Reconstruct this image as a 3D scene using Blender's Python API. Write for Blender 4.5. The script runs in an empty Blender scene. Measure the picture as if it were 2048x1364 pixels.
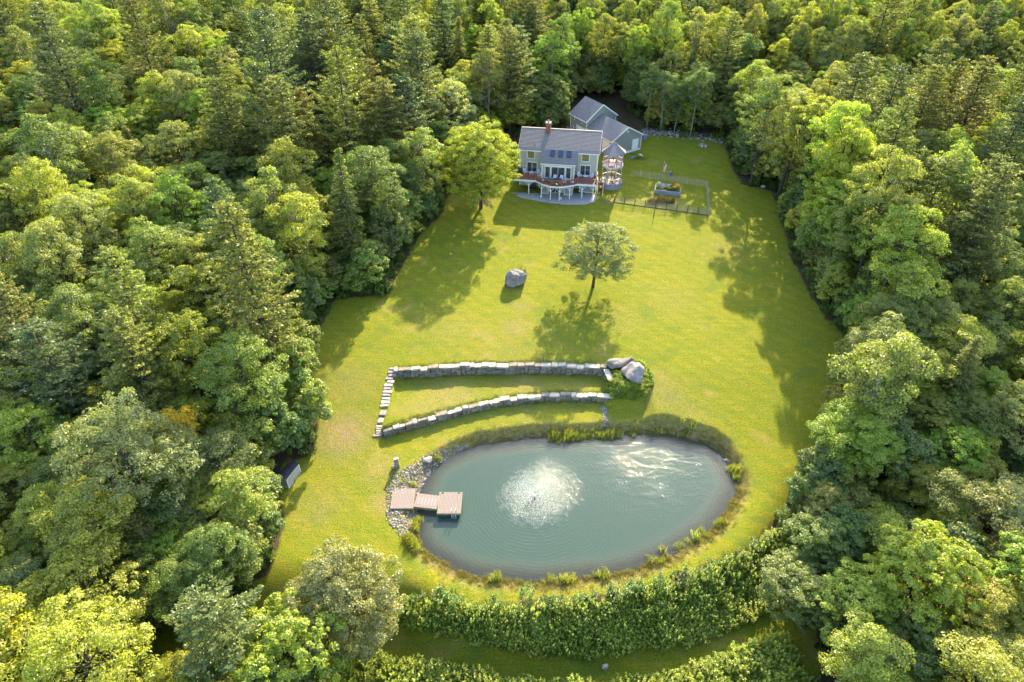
import bpy, math, random
import numpy as np
from mathutils import Vector, Matrix

random.seed(7)
RS = np.random.RandomState(7)
R = math.radians
scene = bpy.context.scene
COL = scene.collection

# ------------------------------------------------------------------ camera, light, exposure
CAM_H, PITCH, FPX = 55.0, 38.0, 1365.0
cam = bpy.data.cameras.new('camera')
cam_o = bpy.data.objects.new('camera', cam)
COL.objects.link(cam_o)
cam_o.location = (0, 0, CAM_H)
cam_o.rotation_euler = (R(90 - PITCH), 0, 0)
cam.sensor_width = 36.0
cam.lens = 36.0 * FPX / 2048.0
cam.clip_start = 0.5
cam.clip_end = 3000
scene.camera = cam_o

SUN_EL, SUN_AZ = 28.3, 16.5            # azimuth measured from +Y towards +X
world = bpy.data.worlds.new('World')
scene.world = world
world.use_nodes = True
wn = world.node_tree
wn.nodes.clear()
sky = wn.nodes.new('ShaderNodeTexSky')
sky.sky_type = 'NISHITA'
sky.sun_disc = False
sky.sun_elevation = R(SUN_EL)
sky.sun_rotation = R(SUN_AZ)
sky.air_density = 1.0
sky.dust_density = 1.5
bg = wn.nodes.new('ShaderNodeBackground')
bg.inputs['Strength'].default_value = 0.15
wo = wn.nodes.new('ShaderNodeOutputWorld')
wn.links.new(sky.outputs[0], bg.inputs[0])
wn.links.new(bg.outputs[0], wo.inputs[0])

sun = bpy.data.lights.new('sun', 'SUN')
sun.energy = 3.4
sun.angle = R(0.5)
sun.color = (1.0, 0.85, 0.55)
sun_o = bpy.data.objects.new('sun', sun)
COL.objects.link(sun_o)
sd_ = Vector((math.sin(R(SUN_AZ)) * math.cos(R(SUN_EL)), math.cos(R(SUN_AZ)) * math.cos(R(SUN_EL)), math.sin(R(SUN_EL))))
sun_o.rotation_euler = sd_.to_track_quat('Z', 'Y').to_euler()
sun_o.location = (40, 150, 90)

scene.view_settings.view_transform = 'Standard'
scene.view_settings.look = 'None'
scene.view_settings.gamma = 1.0
scene.view_settings.use_curve_mapping = False
scene.view_settings.exposure = 2.6
scene.cycles.max_bounces = 6
scene.cycles.diffuse_bounces = 3
scene.cycles.glossy_bounces = 3
scene.cycles.transmission_bounces = 4
scene.cycles.transparent_max_bounces = 8

# ------------------------------------------------------------------ helpers: naming, meshes
def tag(o, label=None, cat=None, group=None, kind=None):
    if label: o['label'] = label
    if cat: o['category'] = cat
    if group: o['group'] = group
    if kind: o['kind'] = kind
    return o

def thing(name, label, cat, loc=(0, 0, 0), rz=0.0, group=None):
    o = bpy.data.objects.new(name, None)
    o.empty_display_size = 0.3
    COL.objects.link(o)
    o.location = loc
    o.rotation_euler = (0, 0, rz)
    return tag(o, label, cat, group)

def link_mesh(name, me, parent=None):
    o = bpy.data.objects.new(name, me)
    COL.objects.link(o)
    if parent is not None: o.parent = parent
    return o

class MB:
    """collects simple solids into one mesh"""
    def __init__(s): s.v = []; s.f = []
    def add(s, vs, fs):
        n = len(s.v); s.v += [tuple(p) for p in vs]; s.f += [tuple(i + n for i in f) for f in fs]; return s
    def box(s, x0, x1, y0, y1, z0, z1):
        return s.add([(x0, y0, z0), (x1, y0, z0), (x1, y1, z0), (x0, y1, z0), (x0, y0, z1), (x1, y0, z1), (x1, y1, z1), (x0, y1, z1)],
                     [(0, 3, 2, 1), (4, 5, 6, 7), (0, 1, 5, 4), (1, 2, 6, 5), (2, 3, 7, 6), (3, 0, 4, 7)])
    def prism(s, poly, z0, z1):
        n = len(poly)
        a = sum(poly[i][0] * poly[(i + 1) % n][1] - poly[(i + 1) % n][0] * poly[i][1] for i in range(n))
        if a < 0: poly = poly[::-1]
        return s.add([(p[0], p[1], z0) for p in poly] + [(p[0], p[1], z1) for p in poly],
                     [tuple(range(n))[::-1], tuple(range(n, 2 * n))] + [(i, (i + 1) % n, n + (i + 1) % n, n + i) for i in range(n)])
    def poly(s, pts): return s.add(pts, [tuple(range(len(pts)))])
    def slab(s, pts, t):
        """polygon (list of 3-D points) given thickness t along minus normal"""
        p = [Vector(q) for q in pts]
        nrm = (p[1] - p[0]).cross(p[2] - p[0]).normalized()
        n = len(p)
        q = [a - nrm * t for a in p]
        return s.add(p + q, [tuple(range(n)), tuple(range(n, 2 * n))[::-1]] + [(i, n + i, n + (i + 1) % n, (i + 1) % n) for i in range(n)])
    def tube(s, pts, rads, k=6, cap=True):
        pts = [Vector(p) for p in pts]
        rings = []
        for i, p in enumerate(pts):
            d = (pts[min(i + 1, len(pts) - 1)] - pts[max(i - 1, 0)])
            if d.length < 1e-6: d = Vector((0, 0, 1))
            d.normalize()
            a = d.cross(Vector((0, 0, 1)) if abs(d.z) < 0.9 else Vector((1, 0, 0))).normalized()
            b = d.cross(a)
            r = rads[i] if hasattr(rads, '__len__') else rads
            rings.append([p + (a * math.cos(2 * math.pi * j / k) + b * math.sin(2 * math.pi * j / k)) * r for j in range(k)])
        vs = [q for ring in rings for q in ring]
        fs = []
        for i in range(len(rings) - 1):
            for j in range(k):
                fs.append((i * k + j, (i + 1) * k + j, (i + 1) * k + (j + 1) % k, i * k + (j + 1) % k))
        if cap:
            fs.append(tuple(range(k))); fs.append(tuple(range((len(rings) - 1) * k, len(rings) * k))[::-1])
        return s.add(vs, fs)
    def beam(s, a, b, w, h=None):
        h = h or w
        a, b = Vector(a), Vector(b)
        d = (b - a).normalized()
        u = d.cross(Vector((0, 0, 1)) if abs(d.z) < 0.95 else Vector((0, 1, 0))).normalized() * w / 2
        t = u.normalized().cross(d) * h / 2
        vs = [a - u - t, a + u - t, a + u + t, a - u + t, b - u - t, b + u - t, b + u + t, b - u + t]
        return s.add(vs, [(0, 3, 2, 1), (4, 5, 6, 7), (0, 1, 5, 4), (1, 2, 6, 5), (2, 3, 7, 6), (3, 0, 4, 7)])
    def mesh(s, name, mat):
        me = bpy.data.meshes.new(name)
        me.from_pydata([tuple(p) for p in s.v], [], s.f)
        me.materials.append(mat)
        me.update()
        return me
    def build(s, name, mat, parent=None, smooth=False):
        me = s.mesh(name, mat)
        if smooth:
            me.polygons.foreach_set('use_smooth', [True] * len(me.polygons))
        return link_mesh(name, me, parent)

def sm(t): t = np.clip(t, 0, 1); return t * t * (3 - 2 * t)

# ------------------------------------------------------------------ materials
def newmat(name):
    m = bpy.data.materials.new(name); m.use_nodes = True
    nt = m.node_tree; nt.nodes.clear()
    return m, nt, nt.nodes, nt.links

def mat_simple(name, col, col2=None, scale=8.0, rough=0.8, bump=0.0, bscale=None, stretch=(1, 1, 1), detail=4, metallic=0.0, spec=0.3, wave=None, coord='Object'):
    m, nt, N, L = newmat(name)
    out = N.new('ShaderNodeOutputMaterial')
    p = N.new('ShaderNodeBsdfPrincipled')
    p.inputs['Roughness'].default_value = rough
    p.inputs['Metallic'].default_value = metallic
    p.inputs['Specular IOR Level'].default_value = spec
    L.new(p.outputs[0], out.inputs[0])
    tc = N.new('ShaderNodeTexCoord'); mp = N.new('ShaderNodeMapping'); mp.inputs['Scale'].default_value = stretch
    L.new(tc.outputs[coord], mp.inputs[0])
    nz = N.new('ShaderNodeTexNoise'); nz.inputs['Scale'].default_value = scale; nz.inputs['Detail'].default_value = detail
    L.new(mp.outputs[0], nz.inputs[0])
    mx = N.new('ShaderNodeMix'); mx.data_type = 'RGBA'
    rmp = N.new('ShaderNodeMapRange'); rmp.inputs[1].default_value = 0.3; rmp.inputs[2].default_value = 0.7
    L.new(nz.outputs[0], rmp.inputs[0])
    L.new(rmp.outputs[0], mx.inputs[0])
    mx.inputs[6].default_value = (*col, 1); mx.inputs[7].default_value = (*(col2 or tuple(c * 0.8 for c in col)), 1)
    last = mx.outputs[2]
    if wave:   # wave = (axis, period, strength): courses, clapboards, planks
        wv = N.new('ShaderNodeTexWave'); wv.wave_type = 'BANDS'; wv.bands_direction = wave[0]; wv.wave_profile = 'SAW'
        wv.inputs['Scale'].default_value = 2 * math.pi / 20 / wave[1] * 1.0
        wv.inputs['Distortion'].default_value = 0.0
        L.new(tc.outputs[coord], wv.inputs[0])
        b2 = N.new('ShaderNodeBump'); b2.inputs['Strength'].default_value = wave[2]; b2.inputs['Distance'].default_value = 0.02
        L.new(wv.outputs[1], b2.inputs['Height'])
        L.new(b2.outputs[0], p.inputs['Normal'])
        mr = N.new('ShaderNodeMapRange'); mr.inputs[1].default_value = 0.0; mr.inputs[2].default_value = 0.25; mr.inputs[3].default_value = 0.82; mr.inputs[4].default_value = 1.0
        L.new(wv.outputs[1], mr.inputs[0])
        mm = N.new('ShaderNodeMix'); mm.data_type = 'RGBA'; mm.blend_type = 'MULTIPLY'; mm.inputs[0].default_value = 1.0
        L.new(last, mm.inputs[6]); L.new(mr.outputs[0], mm.inputs[7])
        last = mm.outputs[2]
    L.new(last, p.inputs['Base Color'])
    if bump:
        nb = N.new('ShaderNodeTexNoise'); nb.inputs['Scale'].default_value = bscale or scale * 2; nb.inputs['Detail'].default_value = 6
        L.new(mp.outputs[0], nb.inputs[0])
        b = N.new('ShaderNodeBump'); b.inputs['Strength'].default_value = bump; b.inputs['Distance'].default_value = 0.1
        L.new(nb.outputs[0], b.inputs['Height'])
        if wave: L.new(b2.outputs[0], b.inputs['Normal'])
        L.new(b.outputs[0], p.inputs['Normal'])
    return m

def mat_leaf(name, col, trans=0.5, gloss=0.10, var=0.35, yellow=(1.32, 1.25, 0.6)):
    """leaf: diffuse + translucent + thin sheen; tint per tree, random per leaf and per clump"""
    m, nt, N, L = newmat(name)
    out = N.new('ShaderNodeOutputMaterial')
    at = N.new('ShaderNodeAttribute'); at.attribute_type = 'INSTANCER'; at.attribute_name = 'tint'
    av = N.new('ShaderNodeAttribute'); av.attribute_name = 'var'
    sepv = N.new('ShaderNodeSeparateXYZ'); L.new(av.outputs['Vector'], sepv.inputs[0])
    base = N.new('ShaderNodeMix'); base.data_type = 'RGBA'; base.blend_type = 'MULTIPLY'; base.inputs[0].default_value = 1.0
    base.inputs[6].default_value = (*col, 1); L.new(at.outputs['Color'], base.inputs[7])
    # brightness per leaf
    mr = N.new('ShaderNodeMapRange'); mr.inputs[3].default_value = 1 - var; mr.inputs[4].default_value = 1 + var
    L.new(sepv.outputs[0], mr.inputs[0])
    mul = N.new('ShaderNodeMix'); mul.data_type = 'RGBA'; mul.blend_type = 'MULTIPLY'; mul.inputs[0].default_value = 1.0
    L.new(base.outputs[2], mul.inputs[6]); L.new(mr.outputs[0], mul.inputs[7])
    # some clumps yellower
    yl = N.new('ShaderNodeMix'); yl.data_type = 'RGBA'; yl.blend_type = 'MULTIPLY'
    mr2 = N.new('ShaderNodeMapRange'); mr2.inputs[1].default_value = 0.45; mr2.inputs[2].default_value = 1.0; mr2.inputs[4].default_value = 0.9
    L.new(sepv.outputs[1], mr2.inputs[0]); L.new(mr2.outputs[0], yl.inputs[0])
    L.new(mul.outputs[2], yl.inputs[6]); yl.inputs[7].default_value = (*yellow, 1)
    d = N.new('ShaderNodeBsdfDiffuse'); L.new(yl.outputs[2], d.inputs[0])
    t = N.new('ShaderNodeBsdfTranslucent')
    tcol = N.new('ShaderNodeMix'); tcol.data_type = 'RGBA'; tcol.blend_type = 'MULTIPLY'; tcol.inputs[0].default_value = 1.0
    L.new(yl.outputs[2], tcol.inputs[6]); tcol.inputs[7].default_value = (1.45, 1.6, 0.5, 1)
    L.new(tcol.outputs[2], t.inputs[0])
    mx = N.new('ShaderNodeMixShader'); mx.inputs[0].default_value = trans
    L.new(d.outputs[0], mx.inputs[1]); L.new(t.outputs[0], mx.inputs[2])
    g = N.new('ShaderNodeBsdfGlossy'); g.inputs['Roughness'].default_value = 0.45
    mg = N.new('ShaderNodeMixShader'); mg.inputs[0].default_value = gloss
    L.new(mx.outputs[0], mg.inputs[1]); L.new(g.outputs[0], mg.inputs[2])
    g.inputs[0].default_value = (0.8, 0.85, 0.8, 1)
    L.new(mg.outputs[0], out.inputs[0])
    return m

M = {}
M['leaf'] = mat_leaf('leaf', (0.172, 0.192, 0.044), gloss=0.03)
M['needle'] = mat_leaf('needle', (0.145, 0.155, 0.045), trans=0.4, gloss=0.03, var=0.3, yellow=(1.3, 1.15, 0.7))
M['plant'] = mat_leaf('plant', (0.13, 0.165, 0.03), trans=0.45, gloss=0.03, var=0.35)
M['reed'] = mat_leaf('reed', (0.165, 0.175, 0.06), trans=0.3, gloss=0.03, var=0.4, yellow=(1.3, 1.1, 0.9))
M['bark'] = mat_simple('bark', (0.06, 0.048, 0.036), (0.03, 0.024, 0.018), 3, 0.95, 0.6, 8, (1, 1, 0.25))
M['pale_bark'] = mat_simple('pale_bark', (0.26, 0.24, 0.21), (0.08, 0.07, 0.06), 2.2, 0.8, 0.3, 6, (1, 1, 2.5))
M['white_paint'] = mat_simple('white_paint', (0.66, 0.64, 0.60), (0.58, 0.56, 0.53), 3, 0.55)
M['siding'] = mat_simple('siding', (0.36, 0.335, 0.265), (0.315, 0.295, 0.235), 1.2, 0.7, wave=('Z', 0.16, 0.5))
M['siding_green'] = mat_simple('siding_green', (0.22, 0.235, 0.20), (0.19, 0.205, 0.175), 1.2, 0.7, wave=('Z', 0.16, 0.5))
M['shingle'] = mat_simple('shingle', (0.185, 0.17, 0.165), (0.11, 0.10, 0.10), 5.0, 0.9, 0.35, 14, (1.0, 1.0, 1.0), detail=8)
M['shed_roof'] = mat_simple('shed_roof', (0.018, 0.018, 0.026), (0.032, 0.032, 0.042), 6, 0.8, 0.3, 20)
M['brick'] = mat_simple('chimney_brick', (0.27, 0.09, 0.06), (0.14, 0.06, 0.05), 9, 0.9, 0.4, 14, wave=('Z', 0.09, 0.6))
M['deck_wood'] = mat_simple('deck_wood', (0.19, 0.08, 0.058), (0.13, 0.056, 0.043), 2.5, 0.75, 0.2, 12)
M['rail_wood'] = mat_simple('rail_wood', (0.30, 0.11, 0.05), (0.22, 0.08, 0.04), 3, 0.7)
M['dock_wood'] = mat_simple('dock_wood', (0.225, 0.18, 0.16), (0.165, 0.132, 0.118), 1.8, 0.8, 0.25, 9, (1, 4, 1))
M['dock_side'] = mat_simple('dock_side', (0.20, 0.17, 0.10), (0.12, 0.12, 0.07), 3, 0.8)
M['float'] = mat_simple('float_plastic', (0.02, 0.022, 0.02), (0.05, 0.06, 0.04), 3, 0.6)
M['patio'] = mat_simple('patio_stone', (0.34, 0.315, 0.31), (0.24, 0.225, 0.22), 1.3, 0.9, 0.3, 5)
M['granite'] = mat_simple('granite', (0.22, 0.195, 0.175), (0.11, 0.097, 0.087), 1.6, 0.9, 0.7, 5, detail=8)
M['granite_pink'] = mat_simple('granite_pink', (0.25, 0.215, 0.20), (0.15, 0.128, 0.12), 1.6, 0.9, 0.7, 5, detail=8)
M['fieldstone'] = mat_simple('fieldstone', (0.25, 0.21, 0.155), (0.115, 0.095, 0.07), 2.2, 0.92, 0.8, 7, detail=8)
M['fieldstone_b'] = mat_simple('fieldstone_b', (0.18, 0.155, 0.12), (0.08, 0.068, 0.052), 2.2, 0.92, 0.8, 7, detail=8)
M['fieldstone_c'] = mat_simple('fieldstone_c', (0.46, 0.41, 0.32), (0.22, 0.19, 0.145), 2.0, 0.92, 0.8, 7, detail=8)  # pale stone, raised further to put sunlight on the wall tops into the colour
M['earth'] = mat_simple('earth', (0.11, 0.075, 0.05), (0.06, 0.045, 0.03), 3, 1.0, 0.5)
M['timber_grey'] = mat_simple('timber_grey', (0.25, 0.235, 0.26), (0.17, 0.16, 0.175), 3, 0.9, 0.2, 10)
M['gate_post'] = mat_simple('fence_post_wood', (0.07, 0.05, 0.038), (0.045, 0.034, 0.026), 4, 0.9, 0.2)
M['post_grey'] = mat_simple('post_grey', (0.36, 0.33, 0.28), (0.25, 0.225, 0.19), 4, 0.9, 0.2)
M['dark'] = mat_simple('dark_metal', (0.02, 0.02, 0.022), (0.035, 0.035, 0.035), 4, 0.5)
M['grey_plastic'] = mat_simple('grey_plastic', (0.45, 0.45, 0.46), (0.40, 0.40, 0.41), 4, 0.6)
M['orange'] = mat_simple('flower_orange', (0.75, 0.32, 0.01), (0.80, 0.45, 0.02), 4, 0.9)
M['white_flower'] = mat_simple('flower_pale', (0.7, 0.66, 0.6), (0.62, 0.5, 0.5), 4, 0.9)
M['lavender'] = mat_simple('gazebo_rail_paint', (0.50, 0.43, 0.48), (0.42, 0.36, 0.41), 3, 0.7)
M['cedar_roof'] = mat_simple('gazebo_roof', (0.27, 0.21, 0.195), (0.19, 0.155, 0.15), 6, 0.9, 0.3, 16)
M['red_cloth'] = mat_simple('red_cloth', (0.55, 0.03, 0.03), (0.45, 0.03, 0.03), 3, 0.8)
M['blue_cloth'] = mat_simple('blue_cloth', (0.02, 0.03, 0.20), (0.02, 0.03, 0.16), 3, 0.8)
M['teal'] = mat_simple('teal_plastic', (0.02, 0.16, 0.20), (0.02, 0.12, 0.16), 3, 0.6)

def mat_glass():
    m, nt, N, L = newmat('window_glass')
    out = N.new('ShaderNodeOutputMaterial')
    p = N.new('ShaderNodeBsdfPrincipled')
    p.inputs['Base Color'].default_value = (0.03, 0.035, 0.035, 1)
    p.inputs['Roughness'].default_value = 0.04
    p.inputs['Specular IOR Level'].default_value = 1.0
    p.inputs['IOR'].default_value = 1.9
    L.new(p.outputs[0], out.inputs[0])
    return m
M['glass'] = mat_glass()
def mat_skylight():
    m, nt, N, L = newmat('skylight_glass')
    out = N.new('ShaderNodeOutputMaterial')
    p = N.new('ShaderNodeBsdfPrincipled')
    p.inputs['Base Color'].default_value = (0.02, 0.04, 0.09, 1)
    p.inputs['Roughness'].default_value = 0.12
    p.inputs['IOR'].default_value = 1.45
    L.new(p.outputs[0], out.inputs[0])
    return m
M['skylight'] = mat_skylight()

# ------------------------------------------------------------------ terrain
WATER_Z = -6.2
COSP, SINP = math.cos(R(PITCH)), math.sin(R(PITCH))
def ray(px, py):
    u = (px - 1024) / FPX; v = (682 - py) / FPX
    return u, COSP + v * SINP, -SINP + v * COSP
def gp(px, py, z=0.0):
    u, dy, dz = ray(px, py); k = (z - CAM_H) / dz
    return (u * k, dy * k)

POND_PX = [(845, 965), (862, 937), (905, 908), (960, 888), (1030, 878), (1100, 874), (1180, 872), (1240, 869), (1300, 865), (1370, 872),
           (1420, 891), (1450, 915), (1468, 945), (1473, 975), (1462, 1010), (1440, 1040), (1400, 1075), (1350, 1105), (1290, 1132),
           (1220, 1150), (1140, 1160), (1060, 1163), (980, 1158), (915, 1142), (865, 1115), (838, 1080), (830, 1045), (834, 1005)]
POND = np.array([gp(x, y, WATER_Z) for x, y in POND_PX])

def smooth_poly(P, n=3):
    P = np.asarray(P, float)
    for _ in range(n):
        A = np.roll(P, -1, 0)
        P = np.stack([P * 0.75 + A * 0.25, P * 0.25 + A * 0.75], 1).reshape(-1, 2)
    return P
POND = smooth_poly(POND, 2)
_w = np.arange(len(POND))
POND = POND + np.stack([np.sin(_w * 1.7) * 0.10 + np.sin(_w * 0.61 + 2) * 0.12, np.cos(_w * 2.3 + 1) * 0.10 + np.sin(_w * 0.83) * 0.10], 1)

def sdist(P, x, y):
    """signed distance to polygon P (positive outside), arrays"""
    x = np.asarray(x, float); y = np.asarray(y, float)
    d2 = np.full(x.shape, 1e18); ins = np.zeros(x.shape, bool)
    n = len(P)
    for i in range(n):
        ax, ay = P[i]; bx, by = P[(i + 1) % n]
        ex, ey = bx - ax, by - ay
        L2 = ex * ex + ey * ey + 1e-12
        t = np.clip(((x - ax) * ex + (y - ay) * ey) / L2, 0, 1)
        d2 = np.minimum(d2, (x - ax - t * ex) ** 2 + (y - ay - t * ey) ** 2)
        c = ((ay > y) != (by > y)) & (x < (bx - ax) * (y - ay) / (by - ay + 1e-12) + ax)
        ins ^= c
    d = np.sqrt(d2)
    return np.where(ins, -d, d)

PROF_Y = np.array([0, 20, 35, 44, 50, 56, 62, 68, 75, 85, 100, 108, 112, 120, 127, 137, 160, 230, 400, 900.])
PROF_Z = np.array([-9.5, -7.5, -5.95, -5.85, -5.55, -4.95, -3.95, -2.95, -2.25, -1.6, -0.75, -0.25, 0.0, 0.25, 1.3, 2.1, 3.2, 6.0, 12.0, 30.])
_yf = np.linspace(0, 900, 3601)
_zf = np.interp(_yf, PROF_Y, PROF_Z)
_k = np.hanning(33); _k /= _k.sum()
_zf = np.convolve(np.pad(_zf, 16, mode='edge'), _k, mode='valid')

UW = [gp(790, 757, -4.1), gp(860, 753, -4.1), (lambda p: p)(gp(930, 748, -4.1)), gp(1000, 747, -4.1), gp(1060, 746, -4.1), gp(1130, 747, -4.1), gp(1212, 750, -4.1)]
LW = [gp(768, 873, -5.0), gp(805, 862, -5.0), gp(850, 850, -5.0), gp(900, 836, -5.0), gp(950, 824, -5.0), gp(1000, 813, -5.0), gp(1060, 805, -5.0), gp(1130, 802, -5.0),
      gp(1200, 804, -5.0), gp(1268, 807, -5.0)]
UWx, UWy = np.array([p[0] for p in UW]), np.array([p[1] for p in UW])
LWx, LWy = np.array([p[0] for p in LW]), np.array([p[1] for p in LW])
STAIR_TOP, STAIR_BOT = gp(788, 733, -2.75), gp(757, 872, -5.15)

def GH(x, y):
    x = np.asarray(x, float); y = np.asarray(y, float)
    h = np.interp(y, _yf, _zf)
    # gentle rolling in the woods
    far = sm((np.abs(x - 4) - 30) / 30) + sm((y - 150) / 30)
    h = h + np.clip(far, 0, 1) * (np.sin(x * 0.031 + 1) * np.cos(y * 0.027) * 1.6)
    # terraces
    yu = np.interp(x, UWx, UWy) + 0.30
    yl = np.interp(x, LWx, LWy) + 0.30
    sx = STAIR_TOP[0] + (STAIR_BOT[0] - STAIR_TOP[0]) * (STAIR_TOP[1] - y) / (STAIR_TOP[1] - STAIR_BOT[1])
    wl = sm((x - (sx + 0.2)) / 0.5)
    wr = 1 - sm((x - 15.8) / 2.2)
    wr1 = 1 - sm((x - 14.2) / 1.2)
    below = y < yl
    mid = (y >= yl) & (y < yu)
    h = np.where(mid, h * (1 - wl * wr1) + (-4.08 - 0.02 * (y - 65)) * wl * wr1, h)
    # right of the terrace the ground falls evenly
    low_t = np.minimum(h, -5.02 - 0.03 * (61 - y))
    h = np.where(below & (y > 52), h * (1 - wl * wr) + low_t * wl * wr, h)
    # knoll carrying the two boulders
    kx, ky = gp(1255, 765, -3.4)
    kd = np.hypot((x - kx) / 3.0, (y - ky) / 3.0)
    h = np.maximum(h, -2.95 - 2.6 * np.clip(kd - 0.55, 0, 3))
    # pond
    sd = sdist(POND, x, y)
    drop = 3.0 * sm((sd - 2.6) / 5.5) * sm((54 - y) / 8)
    left = sm((-9 - x) / 5)
    drop = drop * (1 - left) + drop * left * sm((42 - y) / 8)
    h = h - drop
    wbank = 2.0 - 0.7 * sm((y - 50) / 6)
    t = sm(np.clip(sd / wbank, 0, 1))
    h = np.where(sd < wbank, (WATER_Z - 0.02) * (1 - t) + h * t, h)
    h = np.where(sd < 0, WATER_Z - 0.02 - np.clip(-sd * 0.32, 0, 1.8), h)
    return h

def gh(x, y): return float(GH(np.array([x]), np.array([y]))[0])

def at(px, py):
    u, dy, dz = ray(px, py)
    lo, hi = 25.0, 400.0
    ks = np.linspace(lo, hi, 1600)
    hh = CAM_H + dz * ks - GH(u * ks, dy * ks)
    i = int(np.argmax(hh < 0)) if (hh < 0).any() else len(ks) - 1
    k0, k1 = ks[max(i - 1, 0)], ks[i]
    h0, h1 = hh[max(i - 1, 0)], hh[i]
    k = k0 + (k1 - k0) * (h0 / (h0 - h1 + 1e-9))
    x, y = u * k, dy * k
    return (x, y, gh(x, y))

LAWN_PX = [(885, 425), (893, 395), (945, 330), (1000, 290), (1060, 268), (1132, 262), (1140, 205), (1225, 200), (1300, 262), (1360, 274), (1445, 283), (1462, 335), (1482, 368),
           (1545, 382), (1562, 440), (1590, 530), (1640, 620), (1698, 690), (1700, 740), (1670, 800), (1640, 880), (1610, 940),
           (1575, 1010), (1500, 1095), (1330, 1165), (1200, 1190), (1000, 1203), (860, 1185), (800, 1200), (700, 1235), (480, 1262), (545, 1130), (568, 1060), (570, 1010),
           (548, 965), (570, 925), (625, 915), (638, 850), (642, 790), (620, 735), (640, 655), (670, 600), (780, 588), (800, 540), (840, 470)]
LAWN = np.array([at(x, y)[:2] for x, y in LAWN_PX])     # the clearing kept free of trees
GRASS_PX = [(885, 425), (893, 395), (945, 345), (1010, 320), (1035, 290), (1150, 275), (1230, 258), (1300, 268)] + LAWN_PX[9:]
GRASS = np.array([at(x, y)[:2] for x, y in GRASS_PX])
PATH_PX = [(330, 1285), (420, 1262), (520, 1240), (640, 1245), (800, 1262), (900, 1288), (1000, 1308), (1100, 1324), (1200, 1326), (1300, 1312), (1400, 1294), (1480, 1268), (1550, 1245), (1575, 1290), (1480, 1325), (1400, 1352), (1300, 1380), (1200, 1398), (1100, 1398), (1000, 1385), (900, 1362), (800, 1338), (660, 1330), (520, 1325), (340, 1345)]
PATH = np.array([at(x, y)[:2] for x, y in PATH_PX])
RIPRAP = np.array([at(x, y)[:2] for x, y in [(773, 975), (790, 948), (815, 932), (850, 912), (900, 893), (945, 890), (900, 912), (866, 945), (850, 962), (838, 1000), (836, 1050), (828, 1085), (800, 1072), (772, 1040)]])
BARE = [(688, 868, 3.2, 0.85), (1030, 655, 2.0, 0.5), (1045, 615, 1.6, 0.35), (965, 402, 1.6, 0.9), (1330, 405, 2.6, 0.6), (1330, 790, 3.0, 0.35), (1030, 740, 8, 0.18),
        (640, 1010, 3, 0.3), (760, 940, 2.5, 0.35), (770, 1000, 1.5, 0.5), (700, 770, 4, 0.3), (900, 790, 4, 0.45), (1050, 778, 4, 0.4), (850, 820, 3, 0.45), (1150, 780, 3, 0.35), (1380, 830, 2.5, 0.3), (1450, 500, 5, 0.15), (1340, 600, 4, 0.2), (900, 660, 4, 0.2), (830, 640, 3, 0.15), (1250, 640, 3, 0.2), (1220, 402, 1.2, 0.5)]
BARE = [(at(a, b), r, w) for a, b, r, w in BARE]

def axis(segs):
    out = []
    for a, b, st in segs:
        n = max(1, int(round((b - a) / st)))
        out += list(np.linspace(a, b, n, endpoint=False))
    return np.array(out + [segs[-1][1]])
GX = axis([(-900, -260, 40), (-260, -90, 8), (-90, -38, 1.5), (-38, -14, 0.5), (-14, 22, 0.25), (22, 42, 0.5), (42, 95, 1.5), (95, 260, 8), (260, 900, 40)])
GY = axis([(-200, 0, 25), (0, 26, 2), (26, 56, 0.5), (56, 72, 0.22), (72, 140, 0.6), (140, 200, 2.5), (200, 400, 10), (400, 1500, 60)])
XX, YY = np.meshgrid(GX, GY)
ZZ = GH(XX, YY)
lawn_sd = sdist(GRASS, XX, YY)
pond_sd = sdist(POND, XX, YY)
path_sd = sdist(PATH, XX, YY)
a_lawn = np.clip(sm((0.9 - lawn_sd) / 1.8) + sm((4.0 - path_sd) / 1.2) * 0.9 * (YY < 46), 0, 1)
bank = np.where((pond_sd > -0.3) & (pond_sd < 2.2), 1.0, 0) * np.clip(1.1 - np.clip(pond_sd, 0, 3) / (1.6), 0, 1)
a_dry = np.clip(bank * 0.95, 0, 1)
for (p, r, w) in BARE:
    a_dry = np.maximum(a_dry, w * np.exp(-(((XX - p[0]) ** 2 + (YY - p[1]) ** 2) / (r * r))))
a_bed = np.where(pond_sd < 0.05, 1.0, 0.0)

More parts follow.
